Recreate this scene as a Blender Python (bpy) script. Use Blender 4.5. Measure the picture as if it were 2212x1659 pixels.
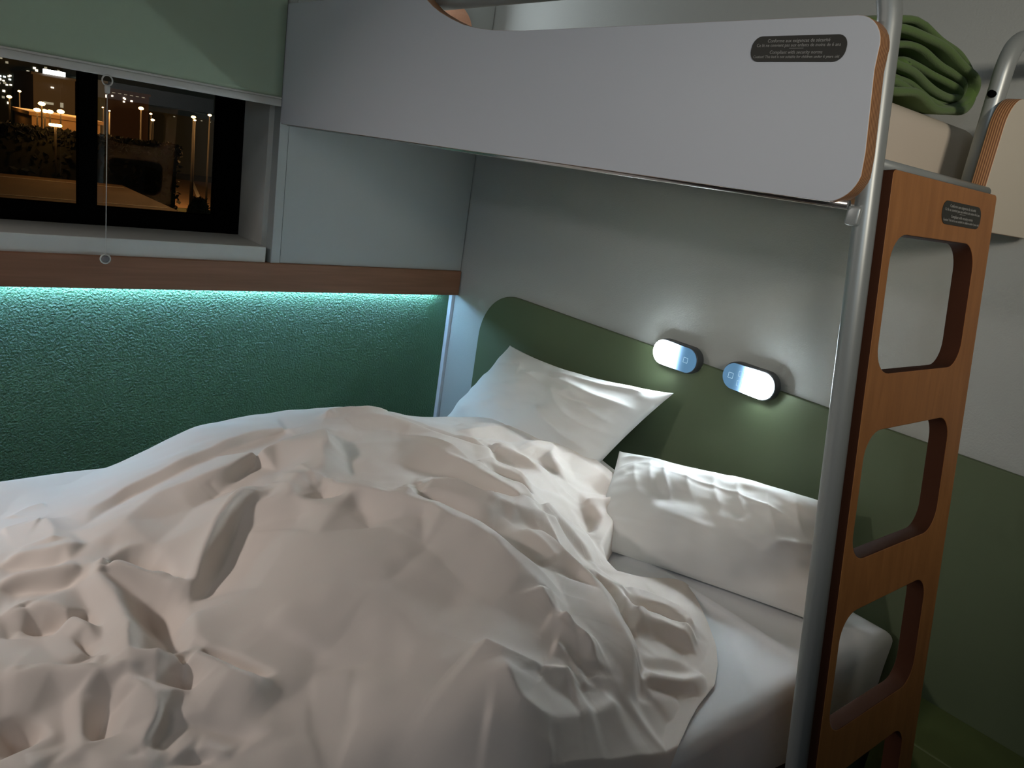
import bpy, bmesh, math, random, json
import numpy as np
from mathutils import Vector, Matrix
random.seed(7); rng = np.random.default_rng(7)
for o in list(bpy.data.objects): bpy.data.objects.remove(o)
SC = bpy.context.scene
COL = SC.collection
# ------------------------------------------------------------------ camera
cam_d = bpy.data.cameras.new('camera'); cam = bpy.data.objects.new('camera', cam_d); COL.objects.link(cam)
R = np.array([[0.61854384, 0.77130934, 0.14995138], [0.30167886, -0.05690505, -0.95170987], [-0.72552972, 0.63391144, -0.26788599]])
CAM = (2.4645, -1.8, 1.38)
m = Matrix.Identity(4)
for i in range(3):
    m[i][0] = R[0, i]; m[i][1] = -R[1, i]; m[i][2] = -R[2, i]; m[i][3] = CAM[i]
cam.matrix_world = m
cam_d.sensor_width = 36.0; cam_d.lens = 1673.6 / 2212 * 36.0; cam_d.clip_start = 0.02; cam_d.clip_end = 600
SC.camera = cam
# ------------------------------------------------------------------ world, exposure, room lights
w = bpy.data.worlds.new('night'); SC.world = w; w.use_nodes = True
w.node_tree.nodes['Background'].inputs[0].default_value = (0.010, 0.012, 0.010, 1)
w.node_tree.nodes['Background'].inputs[1].default_value = 0.4
SC.view_settings.view_transform = 'Standard'; SC.view_settings.look = 'None'
SC.view_settings.exposure = 0.0; SC.view_settings.gamma = 1.0; SC.view_settings.use_curve_mapping = False

def area_light(name, loc, target, size, size_y, energy, col):
    d = bpy.data.lights.new(name, 'AREA'); d.shape = 'RECTANGLE'; d.size = size; d.size_y = size_y
    d.energy = energy; d.color = col
    o = bpy.data.objects.new(name, d); COL.objects.link(o); o.location = loc
    o.rotation_euler = (Vector(target) - Vector(loc)).to_track_quat('-Z', 'Y').to_euler()
    return o
# ceiling lamp of the room behind the photographer, and the entrance lamp to the right of the bunk; plus an added key and a cool fill
kl = area_light('added_key_light', (0.25, -3.0, 1.85), (0.95, -1.5, 0.5), 0.14, 0.14, 3.7, (1.0, 0.90, 0.86)); kl.data.spread = math.radians(80)  # added key light raking the duvet from behind left, beam kept off the guard board
area_light('ceiling_light', (1.2, -2.9, 2.45), (1.2, -2.7, 0.0), 0.4, 0.4, 3.2, (1.0, 0.88, 0.82))
el = area_light('entrance_light', (3.7, -1.9, 1.95), (1.9, -0.28, 1.64), 0.25, 0.25, 1.95, (1.0, 0.89, 0.76)); el.data.spread = math.radians(52)
bl_ = area_light('unseen_cool_light', (3.1, -2.8, 1.9), (1.45, -0.8, 1.55), 0.4, 0.6, 1.7, (0.74, 0.87, 1.0)); bl_.data.spread = math.radians(85)  # unseen cool source added on the right, aimed to light the guard board

# ------------------------------------------------------------------ helpers
def mat(name, col, rough=0.6, metal=0.0, spec=0.5, bump=None, var=None, sheen=0.0):
    """bump=(scale, strength, distance); var=(scale, amount)"""
    M = bpy.data.materials.new(name); M.use_nodes = True
    n = M.node_tree.nodes; l = M.node_tree.links; b = n['Principled BSDF']
    b.inputs['Base Color'].default_value = (*col, 1); b.inputs['Roughness'].default_value = rough
    b.inputs['Metallic'].default_value = metal; b.inputs['Specular IOR Level'].default_value = spec
    if sheen: b.inputs['Sheen Weight'].default_value = sheen
    tc = n.new('ShaderNodeTexCoord')
    if var:
        t = n.new('ShaderNodeTexNoise'); t.inputs['Scale'].default_value = var[0]; t.inputs['Detail'].default_value = 4
        l.new(tc.outputs['Object'], t.inputs['Vector'])
        mx = n.new('ShaderNodeMixRGB'); mx.inputs[1].default_value = (*[c * (1 - var[1]) for c in col], 1)
        mx.inputs[2].default_value = (*[min(1, c * (1 + var[1])) for c in col], 1)
        l.new(t.outputs['Fac'], mx.inputs[0]); l.new(mx.outputs[0], b.inputs['Base Color'])
    if bump:
        t = n.new('ShaderNodeTexNoise'); t.inputs['Scale'].default_value = bump[0]; t.inputs['Detail'].default_value = 3
        t.inputs['Roughness'].default_value = 0.55
        l.new(tc.outputs['Object'], t.inputs['Vector'])
        bp = n.new('ShaderNodeBump'); bp.inputs['Strength'].default_value = bump[1]; bp.inputs['Distance'].default_value = bump[2]
        l.new(t.outputs['Fac'], bp.inputs['Height']); l.new(bp.outputs[0], b.inputs['Normal'])
    return M

def wood(name, c1, c2, axis, scale=18.0, rough=0.5):
    M = bpy.data.materials.new(name); M.use_nodes = True
    n = M.node_tree.nodes; l = M.node_tree.links; b = n['Principled BSDF']; b.inputs['Roughness'].default_value = rough
    tc = n.new('ShaderNodeTexCoord'); mp = n.new('ShaderNodeMapping')
    s = [scale] * 3; s[axis] = scale * 0.05; mp.inputs['Scale'].default_value = s
    t = n.new('ShaderNodeTexNoise'); t.inputs['Scale'].default_value = 4; t.inputs['Detail'].default_value = 6; t.inputs['Distortion'].default_value = 0.6
    cr = n.new('ShaderNodeValToRGB'); cr.color_ramp.elements[0].position = 0.3; cr.color_ramp.elements[1].position = 0.72
    cr.color_ramp.elements[0].color = (*c1, 1); cr.color_ramp.elements[1].color = (*c2, 1)
    l.new(tc.outputs['Object'], mp.inputs[0]); l.new(mp.outputs[0], t.inputs['Vector']); l.new(t.outputs['Fac'], cr.inputs[0])
    l.new(cr.outputs[0], b.inputs['Base Color'])
    return M

def plies(name, axis, n_per_m=260, c1=(0.52, 0.27, 0.12), c2=(0.22, 0.10, 0.045)):
    M = bpy.data.materials.new(name); M.use_nodes = True
    n = M.node_tree.nodes; l = M.node_tree.links; b = n['Principled BSDF']; b.inputs['Roughness'].default_value = 0.5
    tc = n.new('ShaderNodeTexCoord'); sx = n.new('ShaderNodeSeparateXYZ'); l.new(tc.outputs['Object'], sx.inputs[0])
    mu = n.new('ShaderNodeMath'); mu.operation = 'MULTIPLY'; mu.inputs[1].default_value = n_per_m; l.new(sx.outputs[axis], mu.inputs[0])
    fr = n.new('ShaderNodeMath'); fr.operation = 'FRACT'; l.new(mu.outputs[0], fr.inputs[0])
    cr = n.new('ShaderNodeValToRGB'); cr.color_ramp.interpolation = 'LINEAR'
    cr.color_ramp.elements[0].position = 0.35; cr.color_ramp.elements[1].position = 0.55
    cr.color_ramp.elements[0].color = (*c1, 1); cr.color_ramp.elements[1].color = (*c2, 1)
    l.new(fr.outputs[0], cr.inputs[0]); l.new(cr.outputs[0], b.inputs['Base Color'])
    return M

def emit(name, col, strength):
    M = bpy.data.materials.new(name); M.use_nodes = True; n = M.node_tree.nodes
    b = n['Principled BSDF']; b.inputs['Base Color'].default_value = (0, 0, 0, 1)
    b.inputs['Emission Color'].default_value = (*col, 1); b.inputs['Emission Strength'].default_value = strength
    return M

def link(name, me, mats, parent=None, smooth=False):
    o = bpy.data.objects.new(name, me); COL.objects.link(o)
    if mats:
        for mm in (mats if isinstance(mats, (list, tuple)) else [mats]):
            if len(me.materials) < (len(mats) if isinstance(mats, (list, tuple)) else 1): me.materials.append(mm)
    if parent: o.parent = parent
    if smooth: me.polygons.foreach_set('use_smooth', [True] * len(me.polygons))
    return o

def empty(name, loc, label=None, cat=None, group=None):
    o = bpy.data.objects.new(name, None); COL.objects.link(o); o.location = loc; o.empty_display_size = 0.1
    if label: tag(o, label, cat, group)
    return o

def tag(o, label=None, cat=None, group=None, kind=None):
    if label: o['label'] = label
    if cat: o['category'] = cat
    if group: o['group'] = group
    if kind: o['kind'] = kind
    return o

def shift(o, loc):
    """move the mesh so that its object origin sits at loc (objects here are modelled in world coordinates)"""
    o.data.transform(Matrix.Translation(-Vector(loc))); o.location = loc
    return o

def adopt(child, parent):
    """parent a part modelled in world coordinates to its thing, keeping it in place"""
    child.parent = parent
    off = Vector((0, 0, 0)); p = parent
    while p: off += p.location; p = p.parent
    child.location = child.location - off
    return child

def box(name, lo, hi, mt, bev=0.0, parent=None, seg=2):
    bm = bmesh.new(); bmesh.ops.create_cube(bm, size=1)
    lo = Vector(lo); hi = Vector(hi); c = (lo + hi) / 2; s = hi - lo
    for v in bm.verts: v.co = Vector((v.co.x * s.x, v.co.y * s.y, v.co.z * s.z))
    if bev: bmesh.ops.bevel(bm, geom=bm.edges[:] + bm.verts[:], offset=bev, segments=seg, profile=0.5, affect='EDGES')
    me = bpy.data.meshes.new(name); bm.to_mesh(me); bm.free()
    o = link(name, me, mt); o.location = c
    if bev and seg > 2: me.polygons.foreach_set('use_smooth', [True] * len(me.polygons))
    if parent: adopt(o, parent)
    return o

def arc(cx, cy, r, a0, a1, n=8):
    return [(cx + r * math.cos(math.radians(a0 + (a1 - a0) * i / n)), cy + r * math.sin(math.radians(a0 + (a1 - a0) * i / n))) for i in range(n + 1)]

def rrect(x0, y0, x1, y1, r, n=8):
    return arc(x1 - r, y0 + r, r, -90, 0, n) + arc(x1 - r, y1 - r, r, 0, 90, n) + arc(x0 + r, y1 - r, r, 90, 180, n) + arc(x0 + r, y0 + r, r, 180, 270, n)

def plate(name, loops, th, M, mats, bev=0.0012, parent=None, parent_keep=True):
    """flat plate from 2D loops (outer first, then holes); extruded by th; face mat 0 on the two faces, 1 on the edges.
    M maps (x, y, z=thickness centre) to world."""
    cu = bpy.data.curves.new(name, 'CURVE'); cu.dimensions = '2D'; cu.fill_mode = 'BOTH'
    cu.extrude = max(th / 2 - bev, 0.0001); cu.bevel_depth = bev; cu.bevel_resolution = 1; cu.offset = -bev
    for lp in loops:
        s = cu.splines.new('POLY'); s.points.add(len(lp) - 1); s.use_cyclic_u = True
        for p, q in zip(s.points, lp): p.co = (q[0], q[1], 0, 1)
    tmp = bpy.data.objects.new('tmp', cu); COL.objects.link(tmp)
    bpy.context.view_layer.update()
    me = bpy.data.meshes.new_from_object(tmp.evaluated_get(bpy.context.evaluated_depsgraph_get()))
    bpy.data.objects.remove(tmp); bpy.data.curves.remove(cu)
    me.name = name; me.materials.clear()
    for mm in mats: me.materials.append(mm)
    bm = bmesh.new(); bm.from_mesh(me); bmesh.ops.remove_doubles(bm, verts=bm.verts, dist=1e-5); bm.normal_update()
    if len(mats) > 1:
        for f in bm.faces: f.material_index = 0 if abs(f.normal.z) > 0.9 else 1
    else:
        for f in bm.faces: f.material_index = 0
    bm.to_mesh(me); bm.free()
    me.transform(M)
    o = bpy.data.objects.new(name, me); COL.objects.link(o)
    if parent: adopt(o, parent)
    return o

def tube(name, pts, r, mt, parent=None, nseg=20, cap=True, closed=False):
    P = [Vector(p) for p in pts]; n = len(P); bm = bmesh.new(); rings = []
    up = None
    for i, p in enumerate(P):
        if closed: t = (P[(i + 1) % n] - P[i - 1]).normalized()
        else: t = (P[min(i + 1, n - 1)] - P[max(i - 1, 0)]).normalized()
        if up is None:
            a = Vector((0, 0, 1)) if abs(t.z) < 0.9 else Vector((1, 0, 0)); up = t.cross(a).normalized()
        up = (up - t * up.dot(t)).normalized(); bi = t.cross(up)
        rr = r[i] if isinstance(r, (list, tuple)) else r
        rings.append([bm.verts.new(p + (up * math.cos(2 * math.pi * k / nseg) + bi * math.sin(2 * math.pi * k / nseg)) * rr) for k in range(nseg)])
    m_ = n if closed else n - 1
    for i in range(m_):
        a, b = rings[i], rings[(i + 1) % n]
        for k in range(nseg): bm.faces.new((a[k], a[(k + 1) % nseg], b[(k + 1) % nseg], b[k]))
    if cap and not closed: bm.faces.new(rings[0][::-1]); bm.faces.new(rings[-1])
    bm.normal_update(); me = bpy.data.meshes.new(name); bm.to_mesh(me); bm.free()
    o = link(name, me, mt, smooth=True)
    shift(o, P[0])
    if parent: adopt(o, parent)
    return o

def bend(a, b, c, r, n=8):
    """points rounding the corner b between a and c"""
    a, b, c = Vector(a), Vector(b), Vector(c)
    u = (a - b).normalized(); v = (c - b).normalized(); p0 = b + u * r; p2 = b + v * r
    return [tuple(p0 * (1 - t) ** 2 + b * 2 * t * (1 - t) + p2 * t * t) for t in [i / n for i in range(n + 1)]]

def grid_mesh(name, V, nu, nv, mt, closed_u=False, smooth=True):
    """V: (nu*nv,3) numpy, row-major u"""
    i, j = np.meshgrid(np.arange(nu if closed_u else nu - 1), np.arange(nv - 1), indexing='ij')
    i = i.ravel(); j = j.ravel(); i2 = (i + 1) % nu
    F = np.stack([i * nv + j, i2 * nv + j, i2 * nv + j + 1, i * nv + j + 1], 1)
    me = bpy.data.meshes.new(name); me.vertices.add(len(V)); me.vertices.foreach_set('co', np.asarray(V, np.float32).ravel())
    me.loops.add(F.size); me.loops.foreach_set('vertex_index', F.ravel().astype(np.int32))
    me.polygons.add(len(F)); me.polygons.foreach_set('loop_start', np.arange(0, F.size, 4, dtype=np.int32))
    me.polygons.foreach_set('loop_total', np.full(len(F), 4, np.int32)); me.update(calc_edges=True); me.validate()
    return link(name, me, mt, smooth=smooth)

def text_mesh(name, s, size, M, mt, parent, align='CENTER'):
    cu = bpy.data.curves.new(name, 'FONT'); cu.body = s; cu.size = size; cu.align_x = align; cu.align_y = 'CENTER'; cu.extrude = 0.0001
    cu.resolution_u = 2
    tmp = bpy.data.objects.new('tmp', cu); COL.objects.link(tmp); bpy.context.view_layer.update()
    me = bpy.data.meshes.new_from_object(tmp.evaluated_get(bpy.context.evaluated_depsgraph_get()))
    bpy.data.objects.remove(tmp); me.materials.clear(); me.materials.append(mt); me.transform(M)
    return me

def join_meshes(name, mes, parent=None):
    bm = bmesh.new()
    for me in mes: bm.from_mesh(me)
    out = bpy.data.meshes.new(name); bm.to_mesh(out); bm.free(); out.materials.append(mes[0].materials[0])
    o = bpy.data.objects.new(name, out); COL.objects.link(o)
    if parent: adopt(o, parent)
    return o

# axis frames for plates: 2D (x, y) -> world
def M_XZ(y): return Matrix(((1, 0, 0, 0), (0, 0, 1, y), (0, 1, 0, 0), (0, 0, 0, 1)))          # (x,z) plane at Y=y, thickness along Y
def M_YZ(x): return Matrix(((0, 0, 1, x), (1, 0, 0, 0), (0, 1, 0, 0), (0, 0, 0, 1)))          # (y,z) plane at X=x

# ------------------------------------------------------------------ materials
m_wall = mat('white_plaster', (0.41, 0.43, 0.41), 0.9, spec=0.15, bump=(230, 0.22, 0.004))
m_panel = mat('cream_laminate', (0.37, 0.40, 0.385), 0.55, bump=(400, 0.05, 0.001))
m_green_wall = mat('green_textured_plaster', (0.075, 0.195, 0.088), 0.38, spec=0.6, bump=(150, 0.9, 0.012))
m_ceiling = mat('ceiling_paint', (0.45, 0.44, 0.41), 0.9)
m_floor = wood('dark_floor', (0.045, 0.022, 0.014), (0.09, 0.045, 0.028), 0, 6, 0.5)
m_room = mat('room_wall', (0.30, 0.29, 0.26), 0.9)
m_head = mat('olive_headboard', (0.092, 0.122, 0.062), 0.62, bump=(500, 0.05, 0.001))
m_ledge = mat('olive_ledge', (0.085, 0.11, 0.03), 0.6)
m_shelf = wood('shelf_oak', (0.19, 0.085, 0.040), (0.25, 0.115, 0.060), 1, 14, 0.6)
m_ladder = wood('ladder_oak', (0.33, 0.135, 0.040), (0.42, 0.18, 0.055), 2, 14, 0.5)
m_lad_edge = mat('ladder_edge', (0.055, 0.020, 0.010), 0.85, spec=0.1)
m_ply_y = plies('plywood_edge_y', 1); m_ply_x = plies('plywood_edge_x', 0)
m_lam = mat('white_laminate', (0.60, 0.635, 0.675), 0.42)
m_lam2 = mat('cream_laminate_end', (0.66, 0.61, 0.50), 0.5)
m_tube = mat('grey_metal_tube', (0.36, 0.39, 0.38), 0.38, metal=0.35)
m_steel = mat('bright_steel', (0.6, 0.6, 0.6), 0.25, metal=0.9)
m_orange = wood('orange_ply', (0.62, 0.31, 0.19), (0.70, 0.38, 0.24), 1, 10, 0.5)
m_sticker = mat('dark_sticker', (0.030, 0.030, 0.024), 0.5)
m_letters = mat('sticker_letters', (0.36, 0.36, 0.33), 0.6)
m_sheet = mat('white_sheet', (0.78, 0.79, 0.80), 0.8, bump=(900, 0.12, 0.001), sheen=0.2)
m_pillow = mat('white_pillowcase', (0.80, 0.80, 0.77), 0.8, bump=(900, 0.10, 0.001), sheen=0.2)
m_duvet = mat('pale_peach_cotton', (0.80, 0.715, 0.645), 0.8, bump=(900, 0.10, 0.001), sheen=0.25)
m_mat2 = mat('cream_mattress', (0.66, 0.59, 0.49), 0.85, bump=(800, 0.1, 0.001))
m_base = mat('dark_bed_base', (0.075, 0.04, 0.025), 0.6)
m_blanket = mat('green_blanket', (0.105, 0.185, 0.045), 0.95, bump=(700, 0.5, 0.003), sheen=0.12)
m_blind = mat('green_blind', (0.37, 0.47, 0.34), 0.85, bump=(1200, 0.08, 0.001))
m_bar = mat('blind_bar', (0.55, 0.55, 0.50), 0.45)
m_sill = mat('sill_paint', (0.52, 0.53, 0.49), 0.6, var=(30, 0.04))
m_black = mat('black_frame', (0.003, 0.003, 0.003), 0.9, spec=0.0)
m_housing = mat('lamp_housing', (0.05, 0.055, 0.06), 0.4)
m_cord = mat('white_cord', (0.55, 0.55, 0.50), 0.5)

# ================================================================== SETTING
def struct(o): o['kind'] = 'structure'; return o
struct(box('floor', (-0.04, -4.2, -0.1), (4.2, 0.0, 0.0), m_floor))
struct(box('ceiling', (-0.4, -4.2, 2.5), (4.2, 0.0, 2.6), m_ceiling))
struct(box('wall_back', (-0.4, 0.0, 0.0), (4.2, 0.12, 2.5), m_wall))
struct(box('wall_right', (4.2, -4.2, 0.0), (4.3, 0.12, 2.5), m_room))
struct(box('wall_front', (-0.4, -4.3, 0.0), (4.2, -4.2, 2.5), m_room))
# window wall: green plaster below the shelf, white plaster around the window
def wall_boxes(name, boxes, mt):
    bm = bmesh.new()
    for lo, hi in boxes:
        r = bmesh.ops.create_cube(bm, size=1); lo = Vector(lo); hi = Vector(hi); c = (lo + hi) / 2; s = hi - lo
        for v in r['verts']: v.co = Vector((v.co.x * s.x, v.co.y * s.y, v.co.z * s.z)) + c
    me = bpy.data.meshes.new(name); bm.to_mesh(me); bm.free(); return struct(link(name, me, mt))
wall_boxes('wall_left', [((-0.3, -4.2, 0), (-0.04, 0, 0.93))], m_green_wall)
wall_boxes('wall_left_upper', [((-0.3, -0.79, 0.955), (-0.045, 0, 2.5)), ((-0.3, -4.2, 0.955), (0, -2.62, 2.5)), ((-0.3, -2.62, 2.3), (0, -0.79, 2.5))], m_sill)
# window: black frame with three bars, two glass panes
win = empty('window_1', (-0.26, -1.7, 1.0)); win['kind'] = 'structure'
def frame_boxes(name, bl, mt, parent):
    bm = bmesh.new()
    for lo, hi in bl:
        r = bmesh.ops.create_cube(bm, size=1); lo = Vector(lo); hi = Vector(hi); c = (lo + hi) / 2; s = hi - lo
        for v in r['verts']: v.co = Vector((v.co.x * s.x, v.co.y * s.y, v.co.z * s.z)) + c
    me = bpy.data.meshes.new(name); bm.to_mesh(me); bm.free(); o = link(name, me, mt); adopt(o, parent); return o
FX0, FX1 = -0.30, -0.255
frame_boxes('window_frame', [((FX0, -2.62, 1.008), (FX1, -0.79, 1.065)), ((FX0, -2.62, 2.22), (FX1, -0.79, 2.3)), ((FX0, -0.875, 1.065), (FX1, -0.79, 2.22)),
                             ((FX0, -2.62, 1.065), (FX1, -2.54, 2.22)), ((FX0, -1.285, 1.065), (FX1, -1.235, 2.22))], m_black, win)
g = bpy.data.materials.new('window_glass'); g.use_nodes = True; gn = g.node_tree.nodes; gl = g.node_tree.links
gn.remove(gn['Principled BSDF']); tr = gn.new('ShaderNodeBsdfTransparent'); gs = gn.new('ShaderNodeBsdfGlossy'); gs.inputs['Roughness'].default_value = 0.0
fz = gn.new('ShaderNodeFresnel'); fz.inputs['IOR'].default_value = 1.52; mu = gn.new('ShaderNodeMath'); mu.operation = 'MULTIPLY'; mu.inputs[1].default_value = 1.9; mu.use_clamp = True
mx = gn.new('ShaderNodeMixShader'); gl.new(fz.outputs[0], mu.inputs[0]); gl.new(mu.outputs[0], mx.inputs[0]); gl.new(tr.outputs[0], mx.inputs[1]); gl.new(gs.outputs[0], mx.inputs[2])
gl.new(mx.outputs[0], gn['Material Output'].inputs['Surface'])
def pane(y0, y1):
    me = bpy.data.meshes.new('pane'); me.from_pydata([(-0.275, y0, 1.06), (-0.275, y1, 1.06), (-0.275, y1, 2.225), (-0.275, y0, 2.225)], [], [(0, 1, 2, 3)])
    o = link('pane', me, g); adopt(o, win)
pane(-2.545, -1.283); pane(-1.237, -0.872)
# sill block
s = box('window_sill', (-0.26, -2.62, 0.955), (0.0, -0.791, 1.008), m_sill, 0.002); adopt(s, win)
# wood shelf band along the window wall with a hidden light strip under it
sh = empty('wall_shelf', (0, -1.0, 0.862), 'long brown wooden ledge on the window wall with blue-white light glowing beneath it', 'shelf')
b_ = box('shelf_band', (-0.01, -2.9, 0.862), (0.012, -0.006, 0.958), m_shelf, 0.003); adopt(b_, sh)
b_ = box('shelf_board', (-0.04, -2.9, 0.93), (-0.01, -0.006, 0.956), m_shelf); adopt(b_, sh)
led = box('light_strip', (-0.034, -2.85, 0.866), (-0.026, -0.075, 0.870), emit('led', (0.34, 0.64, 1.0), 115.0)); adopt(led, sh); led['label'] = 'glowing blue-white light strip hidden behind the band'
# wall panel between window and corner with its edge strip
struct(box('trim_1', (-0.045, -0.774, 0.952), (0.005, -0.744, 2.5), m_panel, 0.0015))
pn = box('trim_2', (-0.045, -0.7415, 0.958), (0.0, -0.004, 2.5), m_panel, 0.0015); struct(pn)
struct(box('trim_3', (-0.04, -0.015, 0.0), (-0.018, 0.0, 0.86), m_lam, 0.002))
# olive headboard panel with rounded corner, running on to the right
hb = plate('headboard', [[(0.187, 0.05)] + [(3.9, 0.05)] + [(3.9, 0.9335)] + arc(0.187 + 0.19, 0.9335 - 0.19, 0.19, 90, 180, 16)], 0.016, M_XZ(-0.0095), [m_head], 0.002)
tag(hb, 'olive green headboard panel with a rounded corner fixed to the white wall behind the pillows', 'headboard')
# green ledge below it on the right
lg = box('wall_bench', (1.97, -0.202, 0.14), (3.9, -0.017, 0.378), m_ledge, 0.003)
tag(lg, 'low olive green ledge along the wall to the right of the ladder', 'ledge')

# roller blind
bl = empty('roller_blind', (0.035, -1.6, 1.45), 'pale green roller blind pulled half down over the window', 'blind')
nv = 12; ys = np.linspace(-2.66, -0.787, 60); zs = np.linspace(1.462, 2.42, 40)
V = np.array([(0.034 + 0.0012 * math.sin(y * 5) * (2.42 - z), y, z) for y in ys for z in zs])
fb = grid_mesh('blind_fabric', V, 60, 40, m_blind); fb.modifiers.new('s', 'SOLIDIFY').thickness = 0.0012; adopt(fb, bl)
bb = box('bottom_bar', (0.026, -2.66, 1.447), (0.041, -0.787, 1.468), m_bar, 0.004, seg=3); adopt(bb, bl)
bb2 = box('bar_lip', (0.030, -2.66, 1.468), (0.039, -0.787, 1.474), m_bar, 0.002, seg=2); adopt(bb2, bl)
tb = tube('roller_tube', [(0.045, -2.68, 2.44), (0.045, -0.78, 2.44)], 0.02, m_bar); adopt(tb, bl)
cy = -1.275; RX = 0.047
ring = [(RX, cy + 0.0125 * math.cos(a), 1.4355 + 0.0135 * math.sin(a)) for a in np.linspace(0, 2 * math.pi, 28, endpoint=False)]
r_ = tube('pull_ring', ring, 0.0021, m_cord, closed=True, nseg=10); adopt(r_, bl)
cn = tube('ring_holder', [(RX, cy, 1.423), (RX, cy, 1.418), (RX, cy, 1.404), (RX, cy, 1.402)], [0.0055, 0.0075, 0.0065, 0.004], m_cord, nseg=14); adopt(cn, bl)
cd = tube('pull_cord', [(RX, cy, 1.403), (RX - 0.0, cy, 0.965)], 0.0011, m_cord, nseg=8); adopt(cd, bl)
wring = [(RX - 0.004, cy + 0.0125 * math.cos(a), 0.955 + 0.0125 * math.sin(a)) for a in np.linspace(0, 2 * math.pi, 28, endpoint=False)]
k1 = tube('cord_weight', [(RX - 0.012, cy, 0.955), (RX - 0.010, cy, 0.955), (RX + 0.0, cy, 0.955), (RX + 0.002, cy, 0.955)], [0.006, 0.0098, 0.0098, 0.007], mat('grey_weight', (0.16, 0.16, 0.16), 0.4), nseg=24); adopt(k1, bl)
k2 = tube('weight_ring', wring, 0.0024, m_cord, closed=True, nseg=10); adopt(k2, bl)

# ================================================================== BUNK BED
bk = empty('bunk_bed', (1.0, -0.4, 1.396), 'upper bunk over the head of the double bed with white guard board and wooden ladder', 'bunk bed')
YB = -0.785
board = [(0.031, 1.405), (0.038, 1.397), (1.86, 1.398)] + arc(1.882, 1.443, 0.0455, -80, -8, 8) + [(1.9245, 1.466), (1.9075, 1.568)] + arc(1.8655, 1.594, 0.041, -5, 90, 8) + \
    [(1.157, 1.635), (1.066, 1.639), (1.01, 1.645), (0.963, 1.653), (0.915, 1.666), (0.866, 1.682), (0.835, 1.695), (0.803, 1.712), (0.76, 1.742), (0.71, 1.775), (0.65, 1.80), (0.56, 1.812), (0.34, 1.812), (0.30, 1.80), (0.285, 1.78), (0.272, 1.738), (0.031, 1.741)]
gb = plate('guard_board', [board], 0.027, M_XZ(YB + 0.0135), [m_lam, m_ply_y], 0.0012); adopt(gb, bk); gb['label'] = 'white laminate guard board with plywood edge'
# sticker on the guard board
def pill_sticker(name, w_, h_, r_, M, lines, sizes, par):
    st_ = plate(name, [rrect(-w_ / 2, -h_ / 2, w_ / 2, h_ / 2, r_)], 0.0008, M, [m_sticker], 0.0001); adopt(st_, par)
    mes = []
    for (txt, yy), sz in zip(lines, sizes):
        mes.append(text_mesh('t', txt, sz, M @ Matrix.Translation((0, yy, 0.0008)), m_letters, None))
    bmx = bmesh.new(); q = bmesh.ops.create_cube(bmx, size=1)
    for v in q['verts']: v.co = Vector((v.co.x * w_ * 0.15, v.co.y * 0.0006 + 0.0005, v.co.z * 0.0002 + 0.0008))
    mm = bpy.data.meshes.new('l'); bmx.to_mesh(mm); bmx.free(); mm.transform(M); mes.append(mm)
    lt = join_meshes(name + '_lettering', mes); lt.data.materials.clear(); lt.data.materials.append(m_letters); adopt(lt, par)
LN = [('Conforme aux exigences de sécurité', 0.0105), ('Ce lit ne convient pas aux enfants de moins de 6 ans', 0.0045), ('Compliant with security norms', -0.0048), ('Caution! This bed is not suitable for children under 6 years old', -0.0108)]
# plane facing -Y : x->X, y->Z, thickness toward -Y
M1 = Matrix(((1, 0, 0, 1.787), (0, 0, -1, YB - 0.0006), (0, 1, 0, 1.5945), (0, 0, 0, 1)))
pill_sticker('safety_sticker', 0.149, 0.0345, 0.0155, M1, LN, [0.0066, 0.0062, 0.0066, 0.0053], gb)
# frame tubes
TY = -0.7445; TR = 0.0155
def lean(z): return 1.9275 - 0.150 * (z - 1.379)
rail = [(0.78, TY, 1.712), (0.87, TY, 1.712)] + bend((1.0, TY, 1.712), (lean(1.715), TY, 1.7125), (lean(1.5), TY, 1.5), 0.085, 10) + [(lean(1.4), TY, 1.4), (lean(0.0), TY, 0.0)]
t_ = tube('post_tube', rail, TR, m_tube, nseg=24); adopt(t_, bk); t_['label'] = 'bent grey metal post and hand rail'
t_ = tube('bottom_rail', [(0.05, -0.766, 1.3995), (1.91, -0.766, 1.3985)], 0.0062, m_steel, nseg=16); adopt(t_, bk)
br = box('rail_bracket', (1.908, -0.765, 1.372), (1.928, -0.735, 1.398), m_tube, 0.004, seg=3); adopt(br, bk)
# end panel, rear end post, deck
Y2 = -0.322
endp = plate('end_panel', [arc(-0.05, 1.44, 0.045, -90, 0, 6) + arc(-0.05, 1.572, 0.045, 0, 90, 6) + arc(Y2 + 0.05, 1.567, 0.05, 90, 180, 8) + arc(Y2 + 0.05, 1.445, 0.05, 180, 270, 8)], 0.025, M_YZ(1.8925), [m_lam2, m_ply_x], 0.0012)
adopt(endp, bk); endp['label'] = 'cream end panel with layered plywood edge'
t_ = tube('end_rail', [(1.862, -0.282, 1.40), (1.862, -0.282, 1.60)] + bend((1.862, -0.282, 1.5), (1.862, -0.282, 1.722), (1.862, -0.1, 1.722), 0.07, 10) + [(1.862, -0.15, 1.722), (1.862, -0.02, 1.722)], TR, m_tube, nseg=24); adopt(t_, bk)
bt = tube('bolt', [(1.862, -0.306, 1.62), (1.862, -0.296, 1.62)], 0.006, m_black, nseg=12); adopt(bt, bk)
dk = box('bunk_deck', (0.03, -0.755, 1.40), (1.875, -0.02, 1.445), m_lam2, 0.003); adopt(dk, bk)
t_ = tube('end_crossbar', [(1.912, -0.735, 1.458), (1.912, -0.335, 1.458)], 0.0085, m_tube, nseg=16); adopt(t_, bk)
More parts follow.
